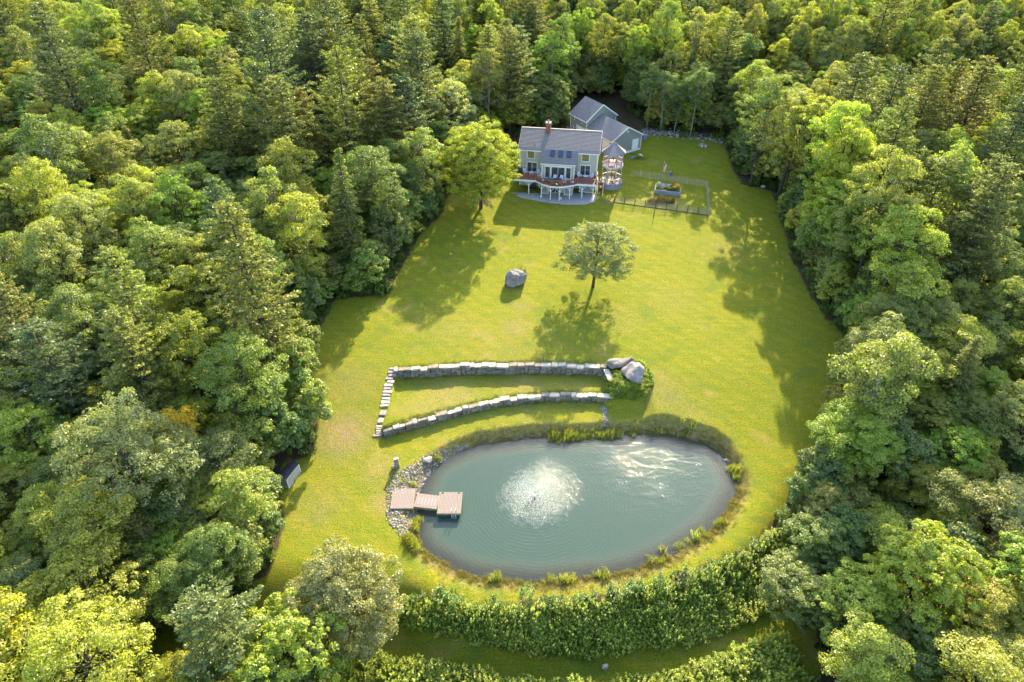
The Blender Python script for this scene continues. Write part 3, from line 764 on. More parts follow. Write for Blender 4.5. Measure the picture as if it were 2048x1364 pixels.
# trees that stand out in the photograph -----------------------------------------------------
HERO = [
    # name, meshes, px foot, scale, height factor, tint word/colour, label, category
    ('maple_tree', SPEC['maple'], (962, 416), 1.0, 1.0, (1.55, 1.50, 0.55), 'big round yellow-green maple standing on the lawn beside the house and deck', 'tree'),
    ('apple_tree', SPEC['lawn_tree'], (1186, 574), 1.2, 0.86, (1.0, 1.02, 1.7), 'lone silvery green tree standing in the middle of the lawn with its shadow below it', 'tree'),
    ('willow_shrub', SPEC['grey_dome'], (708, 1275), 1.05, 1.0, (1.22, 1.08, 1.75), 'big grey-green dome shaped tree at the near lawn end beside the dam shrubs', 'tree'),
    ('ash_tree', SPEC['lime_dome'], (612, 1375), 1.1, 1.0, (1.4, 1.5, 0.7), 'bright lime green tree in front of the grey-green dome tree by the lower path', 'tree'),
    ('ash_tree', SPEC['ash'], (1790, 1235), 1.0, 1.0, (1.65, 1.65, 0.7), 'bright lime spreading tree over a dark gap right of the dam shrubs', 'tree'),
    ('ash_tree', SPEC['ash'], (2010, 1260), 1.0, 1.0, (1.25, 1.5, 0.8), 'fresh green layered tree on the right edge beside the dark gap', 'tree'),
    ('broadleaf_tree', KINDS['broadleaf'][2], (470, 1190), 0.78, 0.8, (0.85, 1.05, 0.9), 'dark green tree at the wood edge above the mouth of the lower path', 'tree'),
    ('broadleaf_tree', KINDS['broadleaf'][4], (395, 1235), 0.8, 0.75, (0.95, 1.1, 0.9), 'green tree just behind the dark one at the mouth of the lower path', 'tree'),
    ('broadleaf_tree', KINDS['birch'][0], (520, 1085), 0.9, 0.8, (1.3, 1.35, 0.8), 'light yellow-green tree at the lawn edge below the storage shed', 'tree'),
    ('golden_maple', KINDS['broadleaf'][5], (110, 1420), 1.25, 1.0, (1.85, 1.6, 0.6), 'golden yellow maple filling the bottom left corner', 'tree'),
    ('golden_maple', KINDS['broadleaf'][4], (-20, 1290), 1.1, 1.0, (1.75, 1.55, 0.7), 'yellow-green maple cut by the left edge above the golden corner maple', 'tree'),
    ('golden_maple', KINDS['broadleaf'][0], (265, 1460), 1.1, 1.0, (1.7, 1.6, 0.8), 'pale golden maple at the bottom edge between the corner maple and the lime tree', 'tree'),
    ('golden_maple', KINDS['broadleaf'][3], (250, 1290), 1.05, 1.0, (1.6, 1.45, 0.8), 'yellow-olive maple above the golden one near the bottom left corner', 'tree'),
    ('white_oak', KINDS['broadleaf'][3], (905, 330), 1.0, 1.25, (1.75, 1.6, 3.2), 'whitish tree with pale leaves rising behind the yellow-green maple', 'tree'),
    ('yellow_birch', KINDS['birch'][1], (385, 960), 0.85, 0.9, (2.9, 1.9, 0.4), 'small clear yellow tree in the woods level with the lower stone wall', 'tree'),
    ('oak_tree', KINDS['broadleaf'][4], (528, 885), 1.1, 0.95, (1.0, 1.15, 0.8), 'big full green tree at the lawn edge above the storage shed', 'tree'),
    ('oak_tree', KINDS['broadleaf'][0], (330, 1060), 1.2, 0.95, (1.15, 1.12, 1.75), 'broad grey-green oak in the woods left of the storage shed', 'tree'),
    ('oak_tree', KINDS['broadleaf'][4], (760, 500), 1.15, 1.0, (0.72, 0.85, 0.95), 'dark dense tree at the lawn edge left of the long maple shadow', 'tree'),
    ('pine_tree', KINDS['pine'][2], (720, 420), 1.15, 1.05, (1.2, 1.25, 0.75), 'tallest feathery pine with long sunlit boughs left of the maple', 'tree'),
    ('pine_tree', KINDS['pine'][0], (615, 445), 1.1, 1.05, (1.0, 1.05, 0.95), 'tall grey-green pine left of the tallest feathery pine', 'tree'),
    ('red_maple', KINDS['sapling'][0], (1968, 420), 0.8, 1.0, (3.2, 0.75, 0.6), 'small rusty red tree among the green woods right of the garden', 'tree'),
    ('oak_tree', KINDS['broadleaf'][2], (1500, 372), 1.1, 1.1, (0.95, 1.05, 1.1), 'tall tree at the lawn corner right of the garden fence', 'tree'),
    ('yellow_maple', KINDS['broadleaf'][1], (1735, 300), 1.0, 1.0, (1.9, 1.75, 0.6), 'bright yellow-green maple in the woods right of the back lawn', 'tree'),
]
for nm, (cm, tm), (px, py), sc, szf, tn, lab, cat in HERO:
    x, y, z = at(px, py)
    o = tree(nm, cm, tm, x, y, z, sc, szf, RS.rand() * 6.28, TINTS.get(tn, tn) if isinstance(tn, str) else tn)
    tag(o, lab, cat)
    placed.append((x, y, 4.6 * sc))

# light trunks at the back edge of the lawn, in front of the dark woods
for i, (px, py, sc) in enumerate([(1293, 262, .8), (1322, 268, .85), (1380, 280, .9), (1347, 272, .7)]):
    x, y, z = at(px, py - 5)
    TREES.append((tree('birch_tree', *KINDS['birch'][i % 2], x, y, z, sc, 1.08, RS.rand() * 6, (0.62, 0.8, 0.8)), 'birch', 'slender dark-crowned', x, y, sc)); placed.append((x, y, 1.6))

# woods --------------------------------------------------------------------------------------
cand = []
for _ in range(26000):
    y = RS.uniform(14, 330); x = RS.uniform(-0.86 * y - 34, 0.86 * y + 34)
    cand.append((x, y))
cand = np.array(cand)
ls = sdist(LAWN, cand[:, 0], cand[:, 1]); ps = sdist(PATH, cand[:, 0], cand[:, 1]); pd = sdist(POND, cand[:, 0], cand[:, 1])
zc = GH(cand[:, 0], cand[:, 1])
dam_lo = PATH[:, 1].min()
pts = []
shed_xy = at(580, 965)
SHRUB_PX = [(780, 1212), (1000, 1224), (1200, 1213), (1330, 1184), (1500, 1112), (1580, 1036), (1600, 1090), (1560, 1180), (1520, 1235), (1400, 1285), (1200, 1318), (1100, 1316), (1000, 1298), (900, 1275), (800, 1245)]
SHRUB = np.array([at(a, b)[:2] for a, b in SHRUB_PX])
BOT_PX = [(690, 1300), (780, 1326), (900, 1346), (1040, 1374), (1200, 1386), (1270, 1376), (1360, 1350), (1450, 1322), (1560, 1280), (1600, 1350), (1600, 1440), (1200, 1520), (800, 1520), (690, 1430)]
BOT = np.array([at(a, b)[:2] for a, b in BOT_PX])
ss = sdist(SHRUB, cand[:, 0], cand[:, 1]); bs = sdist(BOT, cand[:, 0], cand[:, 1])
for i in range(len(cand)):
    x, y = cand[i]
    if ls[i] < 1.4 or ps[i] < 1.5 or ss[i] < 1.5 or bs[i] < 1.5: continue
    if math.hypot(x - shed_xy[0], y - shed_xy[1]) < 5.6: continue
    px, py, d = ppx(x, y, zc[i] + 8)
    marg = 9 * FPX / d
    if px < -marg - 60 or px > 2048 + marg + 130 or py > 1364 + marg + 60: continue
    edge = ls[i] < 5.0
    if 730 < px < 1540 and py > 1190: continue
    p2x, p2y, _ = ppx(x, y, zc[i])
    if y < 95 and edge and x < 0 and py < 1000: r0 = RS.uniform(2.9, 4.2)
    elif y > 150: r0 = RS.uniform(2.5, 3.8)
    elif x > 18 and y < 75: r0 = RS.uniform(2.4, 3.8)
    else: r0 = RS.uniform(2.5, 4.2)
    if edge and ls[i] < r0 * 0.62: continue
    if not free(x, y, r0): continue
    placed.append((x, y, r0))
    pts.append((x, y, zc[i], r0, ls[i], px, py, d))

E_ROW = [((1500, 380), (1562, 440), 2), ((1562, 440), (1600, 530), 3), ((1600, 530), (1698, 690), 5), ((1700, 700), (1680, 790), 2), ((1680, 790), (1615, 940), 3), ((1615, 940), (1600, 1010), 1)]
erow = []
for a_, b_, n_ in E_ROW:
    A_ = np.array(at(*a_)[:2]); B_ = np.array(at(*b_)[:2])
    for k_ in range(n_):
        p_ = A_ + (B_ - A_) * (k_ + 0.5) / n_ + (RS.uniform(2.6, 3.5), RS.normal() * 0.5)
        erow.append((p_[0], p_[1]))
_old = list(pts)
pts = []
for (x, y) in erow:
    z = gh(x, y); px, py, d = ppx(x, y, z + 8)
    pts.append((x, y, z, 4.7 if y > 72 else 4.0, 2.0, px, py, d))
for q in _old:
    if min((q[0] - a) ** 2 + (q[1] - b) ** 2 for a, b in erow) > 3.9 ** 2: pts.append(q)
def species(x, y, ls_, px, py):
    """woods of the photograph: pines around the upper middle, broadleaf elsewhere"""
    u = RS.rand()
    if x > 20 and ls_ < 7: p_pine = 0.0
    elif 440 < px < 900 and py < 330: p_pine = 0.30
    elif 900 <= px < 1150 and py < 240: p_pine = 0.25
    elif px >= 1150 and py < 130: p_pine = 0.10
    elif px < 440 and py < 240: p_pine = 0.09
    elif px > 1650 and 250 < py < 560: p_pine = 0.22
    elif 1150 <= px < 1460: p_pine = 0.12
    else: p_pine = 0.03
    if 1130 < px < 1480 and 80 < py < 330 and RS.rand() < 0.22: return 'hemlock'
    if u < p_pine: return 'pine'
    if u < p_pine + (0.01 if (py > 480 or y > 160) else 0.03): return 'hemlock'
    if u < p_pine + 0.21: return 'birch'
    return 'broadleaf'
W1 = ['mid green', 'deep green', 'yellow-green', 'silvery green', 'golden', 'lime green', 'olive', 'pale green', 'bluish green']
pts.sort(key=lambda q: q[7])
far = []
cnt = {'tree': 0}
N_INDIV = 265
for (x, y, z, r0, l, px, py, d) in pts:
    kd = species(x, y, l, px, py)
    if px < 700 and py > 950: w = [.12, .05, .28, .12, .14, .10, .12, .07, 0]
    elif px < 700: w = [.22, .12, .20, .13, .03, .12, .10, .08, 0]
    elif px > 1500: w = [.16, .08, .20, .20, .03, .10, .10, .13, 0]
    else: w = [.22, .08, .24, .10, .02, .12, .08, .14, 0]
    w = np.array(w) / sum(w)
    if kd in ('pine', 'hemlock'): word = ['bluish green', 'mid green', 'olive', 'pale green'][RS.choice(4, p=[.3, .3, .2, .2])]
    else: word = W1[RS.choice(9, p=w)]
    if kd == 'hemlock': word = ['deep green', 'mid green', 'olive'][RS.choice(3)]
    K = KINDS[kd]; vi = RS.randint(len(K))
    ref = {'broadleaf': 4.75, 'birch': 3.7, 'pine': 4.6, 'hemlock': 3.4}[kd]
    sc = np.clip(r0 / ref, 0.58, 1.12) if kd != 'pine' else np.clip(r0 / ref + 0.15, 0.8, 1.15)
    if kd in ('broadleaf', 'birch'): sc *= 1.0
    szf = RS.uniform(0.88, 1.12)
    if y > 108: szf *= 1.02
    if 125 < y < 150 and x > 5: szf *= 0.92
    if y > 150 and kd != 'pine': szf *= 1.3
    if x > 20 and y > 52: szf *= 1.06
    if x > 20 and 72 < y < 108: szf *= 1.10
    if x < -15 and 58 < y < 92: szf *= 1.18
    if x > 15 and y > 50 and l < 3 and kd != 'pine': szf *= 1.04
    sc = float(sc) * (1.16 if kd != 'hemlock' else 1.05)
    if y < 50: szf *= 0.84
    if x > 20 and y < 78: szf *= 0.86
    if y < 75 and x < 0: szf *= 0.92
    rz = RS.rand() * 6.283
    vis = (-40 < px < 2090) and (py < 1430)
    tint = jitter(TINTS[word], 0.08)
    if vis and cnt['tree'] < N_INDIV:
        cnt['tree'] += 1
        o = tree({'broadleaf': 'broadleaf_tree', 'birch': 'birch_tree', 'pine': 'pine_tree', 'hemlock': 'hemlock_tree'}[kd], *K[vi], x, y, z, sc, szf, rz, tint, RS.normal() * 0.025)
        TREES.append((o, kd, word, x, y, sc))
    else:
        far.append((x, y, z, sc, szf, rz, tint, kd, vi))
print('individual trees', cnt, 'far', len(far))

# labels: colour + kind + where, ranked by distance to the lawn inside each alike set
def zone(x, y):
    if x < 3:
        if y > 165: return 'in the distant woods beyond the roofs, dock side'
        if y > 122: return 'in the woods behind the yellow-green maple'
        if y > 96: return 'in the woods left of the yellow-green maple'
        if y > 80: return 'in the woods left of the lone boulder'
        if y > 64: return 'in the woods left of the stone steps'
        if y > 52: return 'in the woods above the storage shed'
        if y > 42: return 'in the woods left of the dock'
        return 'in the near woods left of the lime green tree'
    if y > 165: return 'in the distant woods beyond the garage'
    if y > 134 and x < 45: return 'in the woods behind the garage'
    if y > 122: return 'in the woods right of the back lawn'
    if y > 96: return 'in the woods right of the garden fence'
    if y > 76: return 'in the woods right of the lone lawn tree'
    if y > 58: return 'in the woods right of the two boulders'
    if y > 44: return 'in the woods right of the pond'
    return 'in the near woods right of the dam shrubs'
KW = {'broadleaf': 'round-crowned tree', 'birch': 'slender airy tree', 'pine': 'feathery pine', 'hemlock': 'dense conical conifer'}
groups = {}
for t in TREES:
    o, kd, word, x, y, sc = t
    size = 'tall' if sc > 1.12 else ('small' if sc < 0.92 else 'middling')
    groups.setdefault((size, word, kd, zone(x, y)), []).append(t)
ORD = ['nearest the lawn', 'second from the lawn', 'third from the lawn', 'fourth from the lawn', 'fifth from the lawn', 'sixth from the lawn', 'seventh from the lawn', 'eighth from the lawn', 'ninth from the lawn', 'tenth from the lawn', 'eleventh from the lawn', 'twelfth from the lawn', 'farthest from the lawn']
for (size, word, kd, zn), L_ in groups.items():
    L_.sort(key=lambda t: float(sdist(LAWN, np.array([t[3]]), np.array([t[4]]))[0]))
    for i, t in enumerate(L_):
        lab = f'{size} {word} {KW[kd]} {zn}'
        if len(L_) > 1: lab += ', ' + ORD[min(i, 12)]
        ws = lab.split()
        if len(ws) > 16: lab = lab.replace('in the woods ', '').replace('in the near woods ', '').replace('in the distant woods ', 'far ')
        tag(t[0], lab, 'tree', {'broadleaf': 'broadleaf trees of the woods', 'birch': 'slender trees of the woods', 'pine': 'pines of the woods', 'hemlock': 'dark conifers of the woods'}[kd])

# ------------------------------------------------------------------ scattered stuff through geometry nodes
def library(meshes, nm):
    c = bpy.data.collections.new(nm)
    for i, me in enumerate(meshes):
        o = bpy.data.objects.new('%s_%02d' % (nm, i), me); c.objects.link(o)
    return c

def scatter(name, label, P, rot, scl, idx, tint, libs, kind='stuff'):
    """one object: instances of the library meshes at points"""
    n = len(P)
    me = bpy.data.meshes.new(name)
    me.vertices.add(n); me.vertices.foreach_set('co', np.asarray(P, np.float32).ravel())
    def av(nm_, arr, ty='FLOAT_VECTOR', key='vector'):
        a = me.attributes.new(nm_, ty, 'POINT'); a.data.foreach_set(key, np.asarray(arr).ravel())
    av('s_rot', np.asarray(rot, np.float32)); av('s_scl', np.asarray(scl, np.float32)); av('tint', np.asarray(tint, np.float32))
    a = me.attributes.new('s_idx', 'INT', 'POINT'); a.data.foreach_set('value', np.asarray(idx, np.int32))
    me.update()
    o = link_mesh(name, me)
    ng = bpy.data.node_groups.new(name + '_nodes', 'GeometryNodeTree')
    ng.interface.new_socket('Geometry', in_out='INPUT', socket_type='NodeSocketGeometry')
    ng.interface.new_socket('Geometry', in_out='OUTPUT', socket_type='NodeSocketGeometry')
    N, L = ng.nodes, ng.links
    gi = N.new('NodeGroupInput'); go = N.new('NodeGroupOutput')
    def attr(nm_, dt):
        a_ = N.new('GeometryNodeInputNamedAttribute'); a_.data_type = dt; a_.inputs[0].default_value = nm_; return a_.outputs[0]
    jn = N.new('GeometryNodeJoinGeometry')
    for lib in libs:
        ci = N.new('GeometryNodeCollectionInfo'); ci.inputs[0].default_value = lib; ci.inputs['Separate Children'].default_value = True; ci.inputs['Reset Children'].default_value = True
        ip = N.new('GeometryNodeInstanceOnPoints'); ip.inputs['Pick Instance'].default_value = True
        L.new(gi.outputs[0], ip.inputs['Points']); L.new(ci.outputs[0], ip.inputs['Instance'])
        L.new(attr('s_idx', 'INT'), ip.inputs['Instance Index'])
        L.new(attr('s_rot', 'FLOAT_VECTOR'), ip.inputs['Rotation']); L.new(attr('s_scl', 'FLOAT_VECTOR'), ip.inputs['Scale'])
        L.new(ip.outputs[0], jn.inputs[0])
    L.new(jn.outputs[0], go.inputs[0])
    md = o.modifiers.new('scatter', 'NODES'); md.node_group = ng
    tag(o, label, None, None, kind)
    return o

order = [('broadleaf', i) for i in range(6)] + [('birch', i) for i in range(2)] + [('pine', i) for i in range(3)] + [('hemlock', i) for i in range(2)]
libC = library([KINDS[k][i][0] for k, i in order], 'wood_crown'); libT = library([KINDS[k][i][1] for k, i in order], 'wood_trunk')
if far:
    scatter('distant_woods', 'mixed green woods covering the land beyond and around the clearing',
            [(f[0], f[1], f[2]) for f in far], [(0, 0, f[5]) for f in far], [(f[3], f[3], f[3] * f[4]) for f in far],
            [order.index((f[7], f[8])) for f in far], [f[6] for f in far], [libC, libT])

def plant_mesh(h, stems, leaves, leaf, spread, asp=0.35, mat='plant', topy=0.6, up=0.5):
    P, Nn, A, V = [], [], [], []
    for s in range(stems):
        a = RS.rand() * 6.28; r = spread * math.sqrt(RS.rand()); bx, by = r * math.cos(a), r * math.sin(a)
        hh = h * RS.uniform(0.7, 1.1); lx, ly = bx * 0.25 + RS.normal() * 0.06, by * 0.25 + RS.normal() * 0.06
        sv = RS.rand() * 0.4
        n = leaves
        t = np.sort(RS.uniform(0.15, 1.0, n) ** 0.7)
        th = RS.rand(n) * 6.28
        rad = leaf * 0.5 * (1.1 - 0.5 * t)
        pp = np.stack([bx + lx * t + np.cos(th) * rad, by + ly * t + np.sin(th) * rad, hh * t], 1)
        ax = np.stack([np.cos(th), np.sin(th), np.full(n, up) + 0.6 * t], 1)
        nn = np.stack([-np.cos(th) * 0.4, -np.sin(th) * 0.4, np.full(n, 1.0)], 1) + RS.normal(size=(n, 3)) * 0.3
        P.append(pp); A.append(ax); Nn.append(nn)
        V.append(np.stack([RS.rand(n), np.clip(sv + topy * t ** 3, 0, 1)], 1))
    P = np.concatenate(P); A = np.concatenate(A); Nn = np.concatenate(Nn); V = np.concatenate(V)
    return quads_mesh('plant', P, Nn, RS.uniform(0.7, 1.25, len(P)) * leaf, asp, V, M[mat], axis=A)
def reed_mesh(h, n, spread, w=0.035, mat='reed'):
    P = np.stack([RS.normal(size=n) * spread, RS.normal(size=n) * spread, np.full(n, 0.0)], 1)
    H = h * RS.uniform(0.55, 1.1, n)
    A = np.stack([RS.normal(size=n) * 0.22, RS.normal(size=n) * 0.22, np.ones(n)], 1)
    P = P + A * (H * 0.45)[:, None]
    return quads_mesh('reed', P, np.stack([RS.normal(size=n), RS.normal(size=n), np.full(n, 0.15)], 1), H, w * 1.0 / 1.0, np.stack([RS.rand(n), RS.rand(n)], 1), M[mat], axis=A)
plants = [plant_mesh(1.3, 9, 42, 0.17, 0.45), plant_mesh(1.0, 10, 34, 0.15, 0.5), plant_mesh(1.6, 8, 48, 0.17, 0.4), plant_mesh(0.7, 12, 20, 0.15, 0.5, 0.5), plant_mesh(0.9, 12, 26, 0.19, 0.6, 0.6, topy=0.2, up=0.1)]
libP = library(plants, 'bush_plant')
reeds = [reed_mesh(1.2, 40, 0.22, 0.05), reed_mesh(0.8, 30, 0.2, 0.06), reed_mesh(0.22, 26, 0.16, 0.12)]
libR = library(reeds, 'reed_tuft')

def poly_points(P, n, inset=0.0):
    lo, hi = P.min(0), P.max(0); out = np.zeros((0, 2))
    while len(out) < n:
        q = RS.uniform(lo, hi, (n * 2, 2)); q = q[sdist(P, q[:, 0], q[:, 1]) < -inset]
        out = np.concatenate([out, q])
    return out[:n]
def scat_plants(name, label, xy, smin, smax, tint_fn, lib=None, nidx=5, idx=None, zoff=0.0, tilt=0.12):
    n = len(xy); z = GH(xy[:, 0], xy[:, 1]) + zoff
    sc = RS.uniform(smin, smax, n)
    idx = RS.randint(0, nidx, n) if idx is None else idx
    tint = np.array([tint_fn(xy[i]) for i in range(n)])
    return scatter(name, label, np.column_stack([xy, z]), np.column_stack([RS.normal(size=n) * tilt, RS.normal(size=n) * tilt, RS.rand(n) * 6.28]), np.column_stack([sc, sc, sc * RS.uniform(0.85, 1.2, n)]), idx, tint, [lib or libP])
def tn(base, j=0.15):
    def f(p):
        k = 1 + RS.normal() * j; h = RS.normal() * 0.05
        return [float(np.clip(base[0] * k * (1 + h), 0.2, 3)), float(np.clip(base[1] * k, 0.2, 3)), float(np.clip(base[2] * k * (1 - h), 0.2, 3))]
    return f

dam = poly_points(SHRUB, 3300)
_n = np.sin(dam[:, 0] * 0.9 + np.sin(dam[:, 1] * 1.3)) * np.cos(dam[:, 1] * 1.1 + 0.6 * dam[:, 0])
dam = dam[(_n < 0.72) | (RS.rand(len(dam)) < 0.25)]
dsd = sdist(POND, dam[:, 0], dam[:, 1])
def dam_t(p):
    patch = math.sin(p[0] * 0.55 + 1.3) * math.cos(p[1] * 0.9 + p[0] * 0.2)
    b = (1.45, 1.45, 0.9) if patch < 0 else (1.9, 1.75, 1.35)
    k = 1 + RS.normal() * 0.16; h = RS.normal() * 0.05
    return [b[0] * k * (1 + h), b[1] * k, b[2] * k]
scat_plants('dam_shrubbery', 'dense leafy shrubs and tall weeds on the dam slope below the pond', dam, 0.5, 1.0, dam_t)
bot = poly_points(BOT, 2600)
scat_plants('path_shrubbery', 'light green weeds below the mown path along the bottom edge', bot, 0.9, 1.35, tn((1.7, 1.6, 1.1)))
# undergrowth: a belt outside the lawn edge, thinner further in
ux = RS.uniform(-75, 85, 46000); uy = RS.uniform(16, 150, 46000)
ul = sdist(LAWN, ux, uy); up_ = sdist(PATH, ux, uy); us = sdist(SHRUB, ux, uy)
prob = np.where(ul < 0.25, 0, np.exp(-np.clip(ul - 1.0, 0, 99) / 2.2) * 0.9 + 0.10)
prob = np.where((up_ < 0.6) | (us < 0), 0, prob)
prob = np.where((uy > 118) & (ux > -4) & (ux < 48), prob * 0.35, prob)
prob = np.where(np.hypot(ux - shed_xy[0], uy - shed_xy[1]) < 2.8, 0, prob)
keep = RS.rand(46000) < prob
uxy = np.column_stack([ux, uy])[keep]
scat_plants('undergrowth', 'leafy undergrowth along the edge of the woods', uxy, 0.7, 1.5, tn((0.85, 1.05, 0.9), 0.2))
# saplings filling the gaps of the woods
sx_ = RS.uniform(-120, 130, 12000); sy_ = RS.uniform(16, 190, 12000)
ok = (sdist(LAWN, sx_, sy_) > 1.6) & (sdist(PATH, sx_, sy_) > 1.6) & (sdist(SHRUB, sx_, sy_) > 1.5) & (sdist(BOT, sx_, sy_) > 1.5) & (np.abs(sx_) < 0.86 * sy_ + 20) & (np.hypot(sx_ - shed_xy[0], sy_ - shed_xy[1]) > 3.6)
sxy = np.column_stack([sx_, sy_])[ok][:4600]
libY = library([k[0] for k in KINDS['sapling']], 'sapling_crown')
scat_plants('saplings', 'low saplings and bushes filling the gaps between the trees of the woods', sxy, 0.65, 1.35, lambda p: jitter(TINTS[W1[RS.choice(9, p=[.25, .15, .17, .1, .02, .1, .1, .11, 0])]], 0.12), libY, nidx=2)
# foliage down to the ground along the wood edge
ex, ey = RS.uniform(-60, 70, 40000), RS.uniform(20, 150, 40000)
el_ = sdist(LAWN, ex, ey)
ok = (el_ > 1.5) & (el_ < 3.8) & (sdist(PATH, ex, ey) > 1.8) & (sdist(SHRUB, ex, ey) > 1.0) & (sdist(BOT, ex, ey) > 1.0) & (np.hypot(ex - shed_xy[0], ey - shed_xy[1]) > 4.2)
exy = np.column_stack([ex, ey])[ok]
sel = []
for p in exy:
    if all((p[0] - q[0]) ** 2 + (p[1] - q[1]) ** 2 > 1.9 ** 2 for q in sel): sel.append(p)
sel = np.array(sel)
sel = sel[~((sel[:, 1] > 131) & (RS.rand(len(sel)) < 0.5))]
scat_plants('edge_bushes', 'full leafy bushes closing the foot of the wood edge round the lawn', sel, 0.8, 1.35, lambda p: jitter(TINTS[W1[RS.choice(9, p=[.3, .22, .14, .08, .0, .08, .08, .1, 0])]], 0.08), libY, nidx=2)
# ------------------------------------------------------------------ pond margin
edge_pts = []
for i in range(2600):
    j = RS.randint(len(POND)); a, b = POND[j], POND[(j + 1) % len(POND)]
    t = RS.rand(); p = a + (b - a) * t
    nrm = np.array([(b - a)[1], -(b - a)[0]]); nrm /= np.linalg.norm(nrm) + 1e-9
    if sdist(POND, np.array([p[0] + nrm[0] * 0.3]), np.array([p[1] + nrm[1] * 0.3]))[0] < 0: nrm = -nrm
    q = p + nrm * abs(RS.normal()) * 0.6
    edge_pts.append(q)
edge_pts = np.array(edge_pts)
rs = sdist(RIPRAP, edge_pts[:, 0], edge_pts[:, 1]); edge_pts = edge_pts[rs > 0.1]
scat_plants('bank_grass', 'dry tan grass tufts round the pond rim', edge_pts, 0.7, 1.5, tn((1.15, 0.95, 0.9), 0.2), libR, idx=np.full(len(edge_pts), 2))
rd = []
def rcl(px0, py0, px1, py1, n, sp):
    a = np.array(gp(px0, py0, WATER_Z)); b = np.array(gp(px1, py1, WATER_Z))
    for _ in range(n):
        t = RS.rand(); rd.append(a + (b - a) * t + RS.normal(size=2) * sp)
rcl(1100, 875, 1165, 873, 75, 0.28); rcl(1170, 874, 1240, 870, 55, 0.25); rcl(1245, 866, 1400, 868, 26, 0.3)
rcl(812, 1078, 838, 1110, 30, 0.25); rcl(830, 1060, 836, 1040, 14, 0.2); rcl(985, 1160, 1000, 1160, 9, 0.2); rcl(1085, 1162, 1150, 1158, 13, 0.2); rcl(1200, 1152, 1215, 1150, 6, 0.2)
rcl(1285, 1134, 1440, 1045, 24, 0.25); rcl(1462, 935, 1474, 960, 18, 0.2); rcl(870, 925, 880, 918, 8, 0.15)
rd = np.array(rd)
scat_plants('reeds', 'yellow-green reeds standing in the water at the pond edge', rd, 0.6, 1.05, tn((1.45, 1.45, 0.7), 0.2), libR, idx=RS.randint(0, 2, len(rd)))

# ------------------------------------------------------------------ stones
def rock_mesh(name, mat, n=3, sx=1, sy=1, sz=1, rough=0.22, flat=0.0, seed=0):
    """angular boulder: subdivided ball cut by random planes"""
    rs = np.random.RandomState(seed)
    import bmesh
    bm = bmesh.new(); bmesh.ops.create_icosphere(bm, subdivisions=n, radius=1.0)
    planes = []
    for _ in range(9):
        d = rs.normal(size=3); d /= np.linalg.norm(d); planes.append((d, rs.uniform(0.55, 0.86)))
    from mathutils import noise
    for v in bm.verts:
        p = np.array(v.co)
        for d, k in planes:
            q = p.dot(d)
            if q > k: p = p - d * (q - k) * 0.92
        f = 1 + rough * noise.noise(Vector(p * 1.7) + Vector((seed, 0, 0))) + rough * 0.4 * noise.noise(Vector(p * 5) + Vector((seed, 3, 0)))
        p = p * f
        v.co = Vector((p[0] * sx, p[1] * sy, p[2] * sz))
    me = bpy.data.meshes.new(name); bm.to_mesh(me); bm.free(); me.materials.append(mat)
    return me

def block_mesh(l, w, h, mat, seed):
    """roughly squared wall stone, origin at its centre"""
    rs = np.random.RandomState(seed)
    import bmesh
    bm = bmesh.new(); bmesh.ops.create_cube(bm, size=1.0)
    bmesh.ops.bevel(bm, geom=bm.edges[:] + bm.verts[:], offset=0.09, segments=1, affect='EDGES')
    for v in bm.verts:
        v.co = Vector((v.co.x * l + rs.normal() * 0.025, v.co.y * w + rs.normal() * 0.03, v.co.z * h + rs.normal() * 0.018))
    me = bpy.data.meshes.new('stone'); bm.to_mesh(me); bm.free(); me.materials.append(mat)
    return me
STONE = [block_mesh(l, 0.5, h, M[m], i) for i, (l, h, m) in enumerate([(0.95, 0.4, 'fieldstone'), (0.75, 0.4, 'fieldstone_b'), (1.15, 0.4, 'fieldstone'), (0.6, 0.4, 'fieldstone_b'), (0.9, 0.4, 'fieldstone_b'), (1.3, 0.4, 'fieldstone')])]
STONE_L = [0.95, 0.75, 1.15, 0.6, 0.9, 1.3]
CAP = [block_mesh(l, 0.72, 0.22, M[m], 40 + i) for i, (l, m) in enumerate([(1.1, 'fieldstone_c'), (0.85, 'fieldstone_c'), (1.3, 'fieldstone_c'), (0.95, 'fieldstone')])]  # mostly the raised pale stone: lit wall tops painted by colour
CAP_L = [1.1, 0.85, 1.3, 0.95]

def polyline(pts):
    pts = [np.array(p[:2], float) for p in pts]
    seg = [np.linalg.norm(pts[i + 1] - pts[i]) for i in range(len(pts) - 1)]
    tot = sum(seg)
    def at_s(s):
        s = min(max(s, 0), tot - 1e-6)
        for i, L in enumerate(seg):
            if s <= L: 
                d = (pts[i + 1] - pts[i]) / L; return pts[i] + d * s, d
            s -= L
        return pts[-1], (pts[-1] - pts[-2]) / seg[-1]
    return tot, at_s

